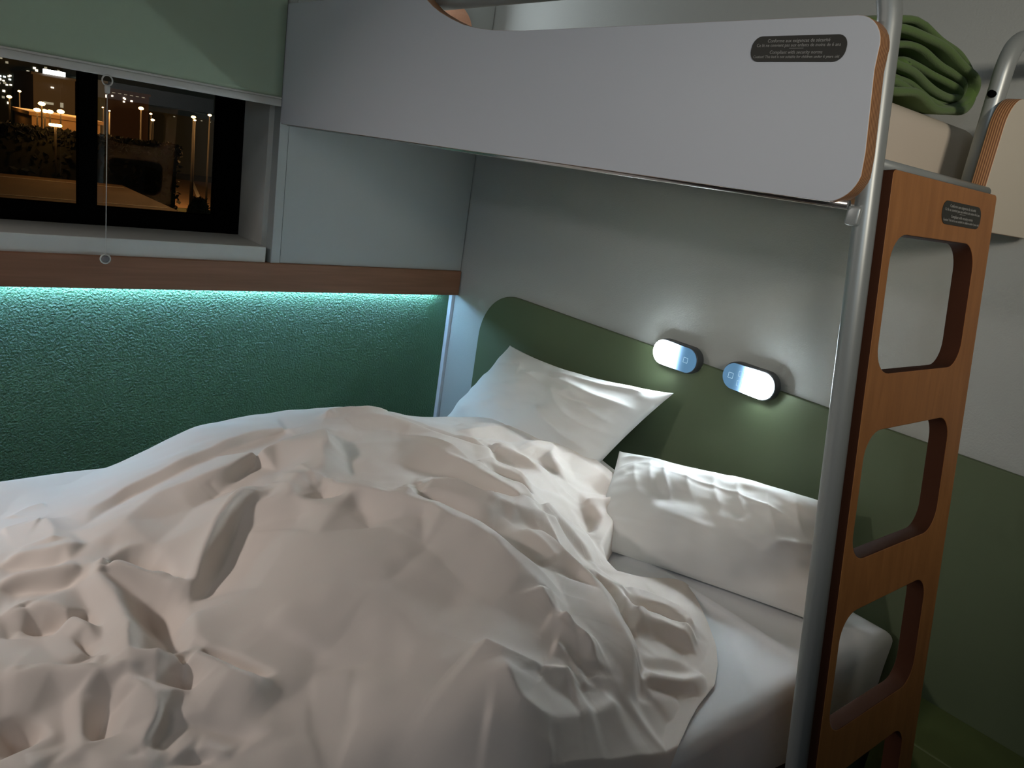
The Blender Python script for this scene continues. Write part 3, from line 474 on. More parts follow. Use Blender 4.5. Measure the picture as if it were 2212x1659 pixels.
DUV = json.loads('''{"ctrl":[[0.497,-1.369,0.515],[0.567,-1.256,0.585],[0.576,-1.113,0.63],[0.609,-0.978,0.645],[0.66,-0.871,0.665],[0.689,-0.832,0.68],[0.731,-0.697,0.66],[0.696,-0.512,0.62],[0.721,-0.356,0.61],[0.748,-0.264,0.6],[0.974,-0.215,0.6],[1.212,-0.261,0.585],[1.316,-0.349,0.57],[1.432,-0.545,0.55],[1.322,-0.534,0.57],[1.708,-0.763,0.575],[1.756,-0.792,0.57],[1.799,-0.841,0.56],[1.851,-0.928,0.56],[1.888,-1.017,0.56],[0.598,-1.513,0.513],[0.678,-1.611,0.512],[0.835,-1.466,0.57],[0.887,-1.558,0.56],[0.895,-1.635,0.55],[0.746,-1.256,0.61],[0.81,-1.151,0.64],[0.895,-1.097,0.65],[0.747,-0.938,0.665],[1.042,-1.053,0.66],[1.007,-1.194,0.65],[1.11,-1.061,0.67],[1.27,-1.406,0.585],[1.132,-1.303,0.61],[1.25,-1.462,0.56],[1.107,-1.52,0.6],[1.058,-1.433,0.59],[0.896,-1.392,0.585],[1.18,-1.017,0.68],[1.319,-0.936,0.69],[1.475,-0.913,0.69],[1.539,-0.919,0.685],[1.607,-0.87,0.66],[1.012,-0.658,0.665],[1.097,-0.57,0.65],[1.245,-0.692,0.67],[1.352,-0.637,0.64],[1.326,-1.234,0.665],[1.514,-1.198,0.67],[1.591,-1.069,0.68],[1.722,-1.023,0.66],[1.718,-0.912,0.64],[1.666,-1.204,0.665],[1.799,-1.213,0.66],[1.835,-1.114,0.64],[1.781,-0.964,0.61],[1.447,-1.325,0.64],[1.465,-1.403,0.6],[1.61,-1.321,0.62],[1.587,-1.381,0.61],[1.749,-1.323,0.63],[1.125,-1.662,0.57],[1.299,-1.623,0.58],[1.388,-1.692,0.6],[1.424,-1.586,0.61],[1.467,-1.517,0.61],[1.479,-1.625,0.58],[1.458,-1.67,0.56],[1.549,-1.711,0.6],[1.592,-1.572,0.6],[1.529,-1.491,0.61],[1.612,-1.598,0.6],[1.651,-1.528,0.6],[1.716,-1.435,0.61],[1.446,-0.589,0.55],[1.637,-0.537,0.53],[1.762,-0.686,0.528],[1.833,-0.831,0.525],[1.892,-0.897,0.525],[1.3,-1.95,0.58],[0.9,-1.9,0.56],[1.7,-1.9,0.58],[0.55,-1.8,0.515],[1.85,-1.3,0.56],[1.85,-1.6,0.56],[0.5,-1.6,0.512]],"strokes":[{"p":[[1.677,-0.955],[1.707,-0.942],[1.731,-0.923],[1.735,-0.879]],"h":0.008,"a":0.012,"b":0.025,"e":0.004,"t":0.12},{"p":[[1.42,-0.795],[1.478,-0.798],[1.535,-0.802]],"h":0.006,"a":0.012,"b":0.02,"e":0.003,"t":0.12},{"p":[[1.695,-1.123],[1.739,-1.1],[1.763,-1.057],[1.774,-1.014],[1.779,-0.974]],"h":0.022,"a":0.014,"b":0.06,"e":0.003,"t":0.12},{"p":[[1.748,-1.112],[1.795,-1.128],[1.826,-1.122],[1.846,-1.074],[1.834,-0.968],[1.821,-0.892]],"h":0.02,"a":0.03,"b":0.03,"e":0.006,"t":0.12},{"p":[[1.761,-1.054],[1.796,-1.043],[1.814,-1.006]],"h":-0.01,"a":0.02,"b":0.02,"e":0.006,"t":0.12},{"p":[[1.724,-0.983],[1.755,-0.965],[1.802,-0.966]],"h":0.01,"a":0.012,"b":0.02,"e":0.003,"t":0.12},{"p":[[1.68,-0.924],[1.745,-0.912],[1.778,-0.917]],"h":0.01,"a":0.012,"b":0.02,"e":0.003,"t":0.12},{"p":[[1.625,-0.933],[1.68,-0.935],[1.699,-0.912]],"h":0.007,"a":0.012,"b":0.02,"e":0.003,"t":0.12},{"p":[[1.0,-1.161],[1.047,-1.151],[1.1,-1.143]],"h":0.005,"a":0.01,"b":0.016,"e":0.002,"t":0.12},{"p":[[0.991,-1.127],[1.043,-1.113],[1.096,-1.106]],"h":0.005,"a":0.01,"b":0.016,"e":0.002,"t":0.12},{"p":[[0.966,-1.084],[1.04,-1.085],[1.091,-1.088]],"h":0.006,"a":0.01,"b":0.016,"e":0.002,"t":0.12},{"p":[[0.911,-1.258],[0.944,-1.245],[0.965,-1.223]],"h":-0.003,"a":0.008,"b":0.008,"e":0.002,"t":0.12},{"p":[[0.946,-1.264],[0.974,-1.25],[0.995,-1.229]],"h":-0.003,"a":0.008,"b":0.008,"e":0.002,"t":0.12},{"p":[[1.172,-1.636],[1.213,-1.626],[1.234,-1.632]],"h":-0.012,"a":0.012,"b":0.012,"e":0.003,"t":0.12},{"p":[[0.723,-1.6],[0.697,-1.571],[0.691,-1.527]],"h":0.005,"a":0.01,"b":0.02,"e":0.004,"t":0.12},{"p":[[0.809,-1.626],[0.808,-1.578],[0.818,-1.551]],"h":0.01,"a":0.014,"b":0.03,"e":0.004,"t":0.12},{"p":[[0.808,-1.55],[0.898,-1.548],[0.975,-1.563]],"h":0.012,"a":0.02,"b":0.03,"e":0.004,"t":0.12},{"p":[[1.265,-0.889],[1.331,-0.966],[1.367,-1.042]],"h":0.004,"a":0.02,"b":0.02,"e":0.01,"t":0.12},{"p":[[1.487,-1.159],[1.447,-1.071],[1.397,-0.978]],"h":-0.004,"a":0.015,"b":0.02,"e":0.006,"t":0.12},{"p":[[1.813,-1.19],[1.848,-1.149],[1.876,-1.098]],"h":0.008,"a":0.02,"b":0.03,"e":0.006,"t":0.12},{"p":[[0.719,-0.813],[0.705,-0.68],[0.842,-0.617],[0.97,-0.582],[1.067,-0.529],[1.119,-0.479],[1.182,-0.452]],"h":0.014,"a":0.01,"b":0.028,"e":0.003,"t":0.12},{"p":[[0.814,-0.816],[0.873,-0.775],[1.003,-0.727],[1.135,-0.707],[1.249,-0.681],[1.344,-0.668]],"h":0.013,"a":0.01,"b":0.028,"e":0.003,"t":0.12},{"p":[[1.129,-0.863],[1.182,-0.822],[1.263,-0.803],[1.314,-0.762],[1.345,-0.693],[1.323,-0.586],[1.342,-0.533],[1.426,-0.554]],"h":0.014,"a":0.01,"b":0.03,"e":0.003,"t":0.12},{"p":[[1.192,-0.974],[1.208,-0.914],[1.245,-0.865],[1.303,-0.832],[1.35,-0.797]],"h":0.011,"a":0.012,"b":0.028,"e":0.003,"t":0.12},{"p":[[1.111,-1.071],[1.153,-1.018],[1.196,-0.989],[1.261,-0.969],[1.321,-0.94],[1.395,-0.922],[1.462,-0.92],[1.52,-0.92],[1.584,-0.9],[1.624,-0.861]],"h":0.014,"a":0.012,"b":0.035,"e":0.003,"t":0.12},{"p":[[1.379,-0.712],[1.418,-0.717],[1.474,-0.719],[1.509,-0.701],[1.588,-0.723],[1.667,-0.757],[1.716,-0.767],[1.745,-0.779],[1.777,-0.816]],"h":0.015,"a":0.008,"b":0.03,"e":0.003,"t":0.12},{"p":[[1.109,-0.7],[1.108,-0.626],[1.146,-0.594],[1.21,-0.593]],"h":0.01,"a":0.009,"b":0.018,"e":0.003,"t":0.12},{"p":[[0.754,-0.494],[0.745,-0.427],[0.758,-0.357],[0.758,-0.273]],"h":0.008,"a":0.01,"b":0.02,"e":0.003,"t":0.12},{"p":[[0.95,-0.574],[0.952,-0.493],[1.025,-0.482],[1.055,-0.486]],"h":0.01,"a":0.009,"b":0.02,"e":0.003,"t":0.12},{"p":[[0.951,-0.407],[0.94,-0.335],[0.975,-0.307],[1.039,-0.368],[1.094,-0.391],[1.133,-0.4]],"h":0.01,"a":0.008,"b":0.02,"e":0.003,"t":0.12},{"p":[[0.799,-0.23],[0.866,-0.172],[1.0,-0.197],[1.122,-0.225],[1.197,-0.245]],"h":0.012,"a":0.01,"b":0.02,"e":0.003,"t":0.12},{"p":[[1.238,-0.435],[1.258,-0.39],[1.258,-0.33],[1.24,-0.272]],"h":0.012,"a":0.012,"b":0.01,"e":0.003,"t":0.12},{"p":[[1.549,-0.598],[1.564,-0.553],[1.615,-0.539],[1.663,-0.528],[1.701,-0.536]],"h":0.011,"a":0.008,"b":0.02,"e":0.003,"t":0.12},{"p":[[1.653,-0.692],[1.645,-0.637],[1.664,-0.585],[1.697,-0.562],[1.73,-0.559]],"h":0.012,"a":0.008,"b":0.02,"e":0.003,"t":0.12},{"p":[[1.435,-0.602],[1.48,-0.6],[1.524,-0.597],[1.58,-0.635],[1.631,-0.688]],"h":0.01,"a":0.009,"b":0.02,"e":0.003,"t":0.12},{"p":[[1.768,-0.787],[1.777,-0.729],[1.794,-0.668],[1.783,-0.603]],"h":0.006,"a":0.01,"b":0.016,"e":0.003,"t":0.12},{"p":[[0.774,-0.926],[0.88,-0.973],[0.954,-1.002]],"h":0.012,"a":0.02,"b":0.012,"e":0.003,"t":0.12},{"p":[[1.103,-1.522],[1.13,-1.489],[1.166,-1.447],[1.21,-1.413],[1.236,-1.4]],"h":0.012,"a":0.008,"b":0.02,"e":0.003,"t":0.12},{"p":[[1.466,-1.514],[1.443,-1.503],[1.428,-1.483],[1.445,-1.454],[1.488,-1.434],[1.548,-1.411],[1.587,-1.385]],"h":0.011,"a":0.01,"b":0.022,"e":0.003,"t":0.12},{"p":[[1.366,-1.689],[1.378,-1.645],[1.412,-1.603],[1.44,-1.565],[1.466,-1.525]],"h":0.008,"a":0.008,"b":0.02,"e":0.003,"t":0.12},{"p":[[1.123,-1.522],[1.163,-1.519],[1.215,-1.508],[1.291,-1.509],[1.391,-1.529]],"h":0.01,"a":0.02,"b":0.014,"e":0.003,"t":0.12},{"p":[[1.01,-1.167],[1.012,-1.212],[1.046,-1.251],[1.085,-1.292],[1.142,-1.332],[1.198,-1.371],[1.233,-1.393]],"h":0.01,"a":0.02,"b":0.01,"e":0.003,"t":0.12},{"p":[[1.627,-0.912],[1.685,-0.926],[1.724,-0.917],[1.76,-0.901]],"h":0.008,"a":0.01,"b":0.016,"e":0.003,"t":0.12},{"p":[[0.711,-0.896],[0.677,-0.859],[0.694,-0.828],[0.723,-0.78],[0.719,-0.689]],"h":0.016,"a":0.012,"b":0.03,"e":0.004,"t":0.12}],"bound":[[0.49,-1.367],[0.501,-1.238],[0.494,-1.083],[0.514,-0.936],[0.546,-0.812],[0.552,-0.773],[0.604,-0.616],[0.607,-0.448],[0.623,-0.275],[0.66,-0.187],[0.759,-0.128],[0.869,-0.104],[1.014,-0.122],[1.116,-0.145],[1.181,-0.181],[1.274,-0.288],[1.341,-0.396],[1.392,-0.483],[1.434,-0.506],[1.481,-0.509],[1.52,-0.424],[1.546,-0.355],[1.611,-0.4],[1.669,-0.445],[1.733,-0.501],[1.775,-0.552],[1.813,-0.613],[1.836,-0.693],[1.856,-0.744],[1.887,-0.813],[1.91,-0.869]],"curves":[{"p":[[0.717,-0.95],[0.701,-1.085],[0.724,-1.196],[0.753,-1.291],[0.774,-1.385],[0.835,-1.473]],"o":6},{"p":[[0.707,-0.956],[0.717,-1.1],[0.753,-1.205],[0.78,-1.298],[0.803,-1.392],[0.876,-1.474],[0.925,-1.525]],"o":-6},{"p":[[0.789,-0.974],[0.839,-1.111],[0.895,-1.211],[0.898,-1.285],[0.891,-1.361],[0.966,-1.431],[1.044,-1.476]],"o":15},{"p":[[0.768,-0.993],[0.839,-1.118],[0.91,-1.198],[0.951,-1.254],[0.982,-1.31]],"o":-8},{"p":[[1.044,-1.184],[1.043,-1.224],[1.073,-1.262],[1.115,-1.302],[1.173,-1.342],[1.227,-1.38],[1.263,-1.403]],"o":20},{"p":[[1.072,-1.244],[1.13,-1.291],[1.194,-1.327],[1.242,-1.364],[1.275,-1.405]],"o":-11},{"p":[[0.813,-0.957],[0.888,-0.99],[0.971,-1.025],[1.057,-1.057]],"o":24},{"p":[[0.837,-0.912],[0.926,-0.942],[1.018,-0.979],[1.09,-0.998]],"o":-3},{"p":[[1.034,-1.155],[1.041,-1.115],[1.037,-1.069],[1.087,-1.062],[1.14,-1.077]],"o":13},{"p":[[1.093,-1.089],[1.122,-1.081],[1.158,-1.073]],"o":-14},{"p":[[1.139,-1.076],[1.172,-1.039],[1.223,-1.005]],"o":12},{"p":[[1.056,-1.18],[1.098,-1.152],[1.149,-1.138],[1.197,-1.12],[1.227,-1.097]],"o":8},{"p":[[1.154,-1.155],[1.184,-1.177],[1.195,-1.204]],"o":-4},{"p":[[1.194,-1.053],[1.247,-1.06],[1.306,-1.086]],"o":-9},{"p":[[1.329,-1.065],[1.317,-1.024],[1.339,-0.993]],"o":3},{"p":[[1.123,-1.526],[1.149,-1.493],[1.186,-1.452],[1.232,-1.42],[1.26,-1.407]],"o":17},{"p":[[1.091,-1.49],[1.069,-1.455],[1.081,-1.411],[1.131,-1.401],[1.203,-1.398]],"o":7},{"p":[[1.09,-1.48],[1.126,-1.443],[1.17,-1.408]],"o":-15},{"p":[[1.135,-1.507],[1.187,-1.477],[1.236,-1.439],[1.284,-1.419]],"o":-4},{"p":[[1.147,-1.528],[1.188,-1.525],[1.243,-1.514],[1.352,-1.524],[1.433,-1.54],[1.462,-1.556]],"o":22},{"p":[[1.217,-1.465],[1.274,-1.455],[1.352,-1.46],[1.409,-1.482],[1.404,-1.514]],"o":-24},{"p":[[1.32,-1.417],[1.381,-1.434],[1.416,-1.442]],"o":6},{"p":[[1.15,-1.557],[1.207,-1.55],[1.281,-1.544],[1.407,-1.559]],"o":3},{"p":[[0.995,-1.647],[1.005,-1.601],[1.026,-1.561],[1.018,-1.513]],"o":11},{"p":[[0.998,-1.647],[1.043,-1.594],[1.061,-1.549]],"o":-7},{"p":[[1.065,-1.655],[1.083,-1.612],[1.1,-1.568],[1.113,-1.533]],"o":9},{"p":[[1.08,-1.657],[1.089,-1.624],[1.119,-1.583],[1.124,-1.561],[1.111,-1.539]],"o":-14},{"p":[[1.182,-1.668],[1.186,-1.627],[1.213,-1.593],[1.256,-1.571],[1.325,-1.563]],"o":17},{"p":[[1.216,-1.642],[1.227,-1.596],[1.24,-1.571],[1.272,-1.555]],"o":-12},{"p":[[1.241,-1.675],[1.238,-1.653]],"o":-8},{"p":[[1.265,-1.628],[1.281,-1.594],[1.362,-1.581],[1.427,-1.575]],"o":5},{"p":[[1.305,-1.58],[1.364,-1.58],[1.401,-1.58]],"o":-11},{"p":[[1.369,-1.619],[1.404,-1.586]],"o":-3},{"p":[[1.379,-1.691],[1.39,-1.647],[1.423,-1.605],[1.45,-1.566],[1.477,-1.528]],"o":9},{"p":[[1.488,-1.521],[1.465,-1.509],[1.451,-1.489],[1.468,-1.462],[1.509,-1.442],[1.566,-1.418],[1.607,-1.392]],"o":15},{"p":[[1.421,-1.452],[1.447,-1.42],[1.505,-1.395],[1.558,-1.369],[1.593,-1.337]],"o":8},{"p":[[1.429,-1.437],[1.482,-1.408],[1.544,-1.385]],"o":-9},{"p":[[1.434,-1.475],[1.474,-1.472],[1.521,-1.481]],"o":-16},{"p":[[1.466,-1.563],[1.489,-1.548],[1.526,-1.533],[1.557,-1.527],[1.586,-1.546],[1.609,-1.574]],"o":15},{"p":[[1.549,-1.511],[1.574,-1.531],[1.596,-1.556]],"o":-9},{"p":[[1.495,-1.553],[1.524,-1.563],[1.557,-1.574]],"o":8},{"p":[[1.459,-1.568],[1.491,-1.581],[1.525,-1.599],[1.546,-1.611]],"o":-18},{"p":[[1.444,-1.609],[1.479,-1.613],[1.538,-1.62],[1.582,-1.626]],"o":10},{"p":[[1.438,-1.622],[1.471,-1.63],[1.538,-1.635]],"o":0},{"p":[[1.437,-1.698],[1.444,-1.673],[1.477,-1.651],[1.527,-1.646]],"o":9},{"p":[[1.441,-1.699],[1.453,-1.679],[1.481,-1.661]],"o":-22},{"p":[[1.525,-1.708],[1.549,-1.687],[1.575,-1.666]],"o":9},{"p":[[1.602,-1.626],[1.608,-1.597],[1.619,-1.573],[1.638,-1.551]],"o":9},{"p":[[1.564,-1.501],[1.59,-1.469],[1.624,-1.439],[1.673,-1.406]],"o":4},{"p":[[1.571,-1.508],[1.602,-1.472],[1.644,-1.436]],"o":-6},{"p":[[1.621,-1.537],[1.634,-1.503],[1.668,-1.476]],"o":7},{"p":[[1.632,-1.512],[1.657,-1.491]],"o":-9},{"p":[[1.576,-1.317],[1.603,-1.281],[1.627,-1.231],[1.649,-1.198]],"o":-3},{"p":[[1.597,-1.339],[1.606,-1.313],[1.632,-1.284]],"o":3},{"p":[[1.68,-1.381],[1.695,-1.35],[1.71,-1.318]],"o":-5},{"p":[[1.436,-1.345],[1.493,-1.318],[1.558,-1.284]],"o":3},{"p":[[1.463,-1.342],[1.526,-1.313],[1.565,-1.293]],"o":-2},{"p":[[0.752,-0.832],[0.769,-0.778],[0.818,-0.727],[0.879,-0.683],[0.97,-0.641],[1.029,-0.6],[1.063,-0.539],[1.091,-0.511],[1.143,-0.497],[1.19,-0.479]],"o":15},{"p":[[0.785,-0.86],[0.83,-0.8],[0.882,-0.753]],"o":-6},{"p":[[0.94,-0.781],[1.023,-0.758],[1.112,-0.743],[1.199,-0.731],[1.284,-0.722],[1.34,-0.709],[1.368,-0.693]],"o":13},{"p":[[0.824,-0.697],[0.9,-0.652],[0.981,-0.614],[1.054,-0.572],[1.102,-0.532]],"o":-7},{"p":[[1.112,-0.704],[1.125,-0.642],[1.156,-0.608],[1.211,-0.605],[1.305,-0.653]],"o":9},{"p":[[1.127,-0.651],[1.169,-0.632],[1.231,-0.63]],"o":-7},{"p":[[1.165,-0.895],[1.213,-0.859],[1.28,-0.846],[1.34,-0.821],[1.374,-0.776],[1.388,-0.721],[1.387,-0.663],[1.395,-0.616],[1.423,-0.586],[1.469,-0.596]],"o":17},{"p":[[0.986,-0.904],[1.052,-0.838],[1.121,-0.793],[1.196,-0.773],[1.266,-0.751],[1.314,-0.713]],"o":-7},{"p":[[1.215,-0.988],[1.227,-0.945],[1.258,-0.905],[1.308,-0.881],[1.355,-0.858],[1.381,-0.817]],"o":12},{"p":[[1.16,-0.905],[1.199,-0.864],[1.257,-0.843],[1.3,-0.831]],"o":-3},{"p":[[1.15,-1.094],[1.19,-1.043],[1.229,-1.012],[1.287,-0.987],[1.364,-0.969],[1.43,-0.954],[1.486,-0.941],[1.539,-0.944],[1.59,-0.939],[1.634,-0.913],[1.657,-0.888]],"o":17},{"p":[[1.223,-0.936],[1.287,-0.913],[1.35,-0.892],[1.411,-0.871],[1.464,-0.862],[1.511,-0.85],[1.551,-0.823]],"o":-8},{"p":[[1.397,-0.811],[1.441,-0.811],[1.495,-0.821],[1.54,-0.806],[1.571,-0.788]],"o":6},{"p":[[1.398,-0.773],[1.436,-0.748],[1.486,-0.733],[1.543,-0.738]],"o":-3},{"p":[[1.415,-0.75],[1.462,-0.77],[1.519,-0.77],[1.556,-0.756],[1.625,-0.77],[1.698,-0.798],[1.743,-0.806],[1.766,-0.81],[1.792,-0.839],[1.827,-0.892]],"o":24},{"p":[[1.389,-0.666],[1.406,-0.624],[1.433,-0.602],[1.477,-0.619]],"o":0},{"p":[[1.469,-0.643],[1.516,-0.643],[1.55,-0.631],[1.6,-0.663],[1.643,-0.707]],"o":12},{"p":[[1.519,-0.647],[1.574,-0.663],[1.629,-0.704]],"o":-6},{"p":[[1.645,-0.699],[1.678,-0.717],[1.716,-0.74]],"o":-6},{"p":[[1.741,-0.756],[1.772,-0.788],[1.805,-0.837]],"o":-8},{"p":[[0.799,-0.528],[0.819,-0.495],[0.791,-0.39],[0.801,-0.315]],"o":10},{"p":[[0.904,-0.614],[0.962,-0.591],[0.969,-0.507],[1.032,-0.489],[1.065,-0.493]],"o":7},{"p":[[0.854,-0.508],[0.859,-0.417],[0.916,-0.377]],"o":-3},{"p":[[0.979,-0.439],[0.97,-0.363],[0.997,-0.326],[1.058,-0.389],[1.106,-0.407],[1.146,-0.413]],"o":10},{"p":[[0.9,-0.353],[0.939,-0.257],[1.057,-0.263],[1.153,-0.265],[1.227,-0.276]],"o":9},{"p":[[1.018,-0.403],[1.078,-0.424],[1.119,-0.418]],"o":-4},{"p":[[1.049,-0.31],[1.121,-0.347],[1.193,-0.4]],"o":-4},{"p":[[1.134,-0.313],[1.189,-0.322],[1.222,-0.317]],"o":-9},{"p":[[1.252,-0.451],[1.269,-0.403],[1.272,-0.346],[1.255,-0.29]],"o":11},{"p":[[1.259,-0.445],[1.296,-0.456],[1.323,-0.486]],"o":-13},{"p":[[1.287,-0.382],[1.316,-0.439],[1.357,-0.504]],"o":8},{"p":[[1.196,-0.488],[1.241,-0.486],[1.292,-0.497],[1.332,-0.519]],"o":6},{"p":[[1.299,-0.372],[1.348,-0.439],[1.406,-0.522]],"o":9},{"p":[[1.572,-0.618],[1.588,-0.581],[1.632,-0.563],[1.675,-0.548],[1.711,-0.551]],"o":12},{"p":[[1.596,-0.63],[1.623,-0.579],[1.671,-0.56]],"o":-5},{"p":[[1.672,-0.717],[1.663,-0.66],[1.679,-0.609],[1.712,-0.583],[1.743,-0.581]],"o":15},{"p":[[1.685,-0.704],[1.69,-0.626],[1.722,-0.59]],"o":-3},{"p":[[1.739,-0.758],[1.739,-0.676],[1.757,-0.624]],"o":3},{"p":[[1.775,-0.793],[1.783,-0.739],[1.801,-0.678],[1.789,-0.612]],"o":8},{"p":[[1.783,-0.792],[1.794,-0.736],[1.802,-0.685]],"o":-4},{"p":[[1.752,-0.77],[1.755,-0.692],[1.772,-0.639]],"o":-4},{"p":[[1.561,-0.508],[1.599,-0.485],[1.646,-0.486],[1.711,-0.524]],"o":4},{"p":[[1.809,-0.794],[1.806,-0.743],[1.82,-0.719]],"o":4}]}''')
def polydist(P, pts):
    """distance and signed side of points P (n,2) to polyline; also arclength fraction"""
    best = np.full(len(P), 1e9); sgn = np.ones(len(P)); fr = np.zeros(len(P))
    pts = np.array(pts, float)
    # Catmull-Rom smoothing
    Q = []
    for i in range(len(pts) - 1):
        p0 = pts[max(i - 1, 0)]; p1 = pts[i]; p2 = pts[i + 1]; p3 = pts[min(i + 2, len(pts) - 1)]
        for t in (0, 0.25, 0.5, 0.75): Q.append(0.5 * ((2 * p1) + (-p0 + p2) * t + (2 * p0 - 5 * p1 + 4 * p2 - p3) * t * t + (-p0 + 3 * p1 - 3 * p2 + p3) * t ** 3))
    Q.append(pts[-1]); Q = np.array(Q)
    L = np.concatenate([[0], np.cumsum(np.linalg.norm(np.diff(Q, axis=0), axis=1))]); tot = L[-1]
    for i in range(len(Q) - 1):
        a = Q[i]; d = Q[i + 1] - a; ll = d @ d + 1e-12
        t = np.clip(((P - a) @ d) / ll, 0, 1); e = P - (a + t[:, None] * d); dist = np.hypot(e[:, 0], e[:, 1])
        cr = d[0] * (P[:, 1] - a[1]) - d[1] * (P[:, 0] - a[0])
        mk = dist < best
        best[mk] = dist[mk]; sgn[mk] = np.sign(cr[mk] + 1e-12); fr[mk] = ((L[i] + t * math.sqrt(ll)) / tot)[mk]
    return best, sgn, fr, tot
def add_strokes(P, Z, strokes, gain=1.0, minw=0.0):
    lo = P.min(0); hi = P.max(0)
    for s_ in strokes:
        pp = np.array(s_['p']); R_ = 5 * max(s_['a'], s_['b'])
        mk = np.where((P[:, 0] > pp[:, 0].min() - R_) & (P[:, 0] < pp[:, 0].max() + R_) & (P[:, 1] > pp[:, 1].min() - R_) & (P[:, 1] < pp[:, 1].max() + R_))[0]
        if len(mk) == 0: continue
        d, sg, fr, tot = polydist(P[mk], s_['p'])
        wd = np.where(sg > 0, s_['a'], s_['b'])
        e = s_['e']; wd = np.maximum(wd, minw); e = max(e, minw * 0.45); dd = np.sqrt(d * d + e * e) - e
        env = np.clip(fr / s_['t'], 0, 1) * np.clip((1 - fr) / s_['t'], 0, 1); env = env * env * (3 - 2 * env) * 0.85 + 0.15
        endd = np.clip(1 - np.where((fr <= 0) | (fr >= 1), d / (2.2 * wd), 0), 0, 1)
        Z[mk] += gain * s_['h'] * env * np.exp(-dd / wd) * endd
    return Z
def tps(ctrl):
    c = np.array(ctrl); n = len(c); X = c[:, :2]; z = c[:, 2]
    phi = lambda r: np.where(r > 1e-9, r * r * np.log(r + 1e-12), 0)
    K = phi(np.linalg.norm(X[:, None] - X[None], axis=2)) + np.eye(n) * 1e-3
    Pm = np.hstack([np.ones((n, 1)), X]); A = np.block([[K, Pm], [Pm.T, np.zeros((3, 3))]]); wv = np.linalg.solve(A, np.concatenate([z, np.zeros(3)]))
    def f(P):
        out = np.zeros(len(P))
        for s0 in range(0, len(P), 20000):
            q = P[s0:s0 + 20000]; out[s0:s0 + 20000] = phi(np.linalg.norm(q[:, None] - X[None], axis=2)) @ wv[:n] + wv[n] + q @ wv[n + 1:]
        return out
    return f
def vnoise(P, scale, seed):
    r = np.random.default_rng(seed); G = r.standard_normal((64, 64)); q = P * scale + 100
    i = np.floor(q).astype(int); f_ = q - i; f_ = f_ * f_ * (3 - 2 * f_)
    g_ = lambda a, b: G[(i[:, 0] + a) % 64, (i[:, 1] + b) % 64]
    return (g_(0, 0) * (1 - f_[:, 0]) * (1 - f_[:, 1]) + g_(1, 0) * f_[:, 0] * (1 - f_[:, 1]) + g_(0, 1) * (1 - f_[:, 0]) * f_[:, 1] + g_(1, 1) * f_[:, 0] * f_[:, 1])

# fitted sheet / mattress: height field top with rounded rim and sides
def bed_mattress():
    x0, x1, y0, y1 = 0.455, 1.893, -2.15, -0.028; zt, zb = 0.500, 0.30; r = 0.035
    nx, ny = 200, 260; V = []
    # parametrise u along x including the sides
    def side(a0, a1, n):
        s_ = []
        for k in range(5): s_.append((a0, zb + (zt - r - zb) * k / 5))
        for k in range(9):
            a = math.pi - math.pi / 2 * k / 8; s_.append((a0 + r + r * math.cos(a), zt - r + r * math.sin(a)))
        for k in range(1, n): s_.append((a0 + r + (a1 - a0 - 2 * r) * k / n, zt))
        for k in range(9):
            a = math.pi / 2 - math.pi / 2 * k / 8; s_.append((a1 - r + r * math.cos(a), zt - r + r * math.sin(a)))
        for k in range(1, 6): s_.append((a1, zt - r - (zt - r - zb) * k / 5))
        return s_
    sx_ = side(x0, x1, nx); sy_ = side(y0, y1, ny)
    V = np.array([(a[0], b[0], min(a[1], b[1])) for a in sx_ for b in sy_])
    top = V[:, 2] > zt - 0.004
    Z = V[:, 2].copy(); P = V[:, :2]
    f = add_strokes(P, np.zeros(len(P)), [
        dict(p=[(1.36, -0.418), (1.456, -0.378), (1.651, -0.372), (1.80, -0.376), (1.885, -0.380)], h=0.013, a=0.045, b=0.007, e=0.001, t=0.08),
        dict(p=[(1.40, -0.45), (1.60, -0.44), (1.80, -0.42)], h=0.003, a=0.015, b=0.02, e=0.003, t=0.2),
        dict(p=[(1.62, -0.52), (1.75, -0.60), (1.86, -0.72)], h=0.003, a=0.012, b=0.02, e=0.003, t=0.2),
        dict(p=[(1.70, -0.42), (1.80, -0.50), (1.88, -0.56)], h=0.0035, a=0.010, b=0.02, e=0.003, t=0.2),
        dict(p=[(1.86, -0.10), (1.80, -0.22), (1.78, -0.30)], h=0.004, a=0.02, b=0.03, e=0.004, t=0.2)])
    Z += f * np.clip((V[:, 2] - 0.46) / 0.04, 0, 1)
    # soft creases on the right side
    V[:, 0] += np.where(V[:, 0] > 1.86, 0.004 * np.sin(V[:, 1] * 30) * np.clip((zt - V[:, 2]) / 0.1, 0, 1), 0)
    V[:, 2] = Z + 0.0012 * vnoise(P, 9, 3)
    o = grid_mesh('mattress', V, len(sx_), len(sy_), m_sheet); shift(o, (1.17, -1.1, 0.30)); return o
ma = bed_mattress(); tag(ma, 'wide mattress of the double bed in a white fitted sheet, below the bunk', 'mattress')

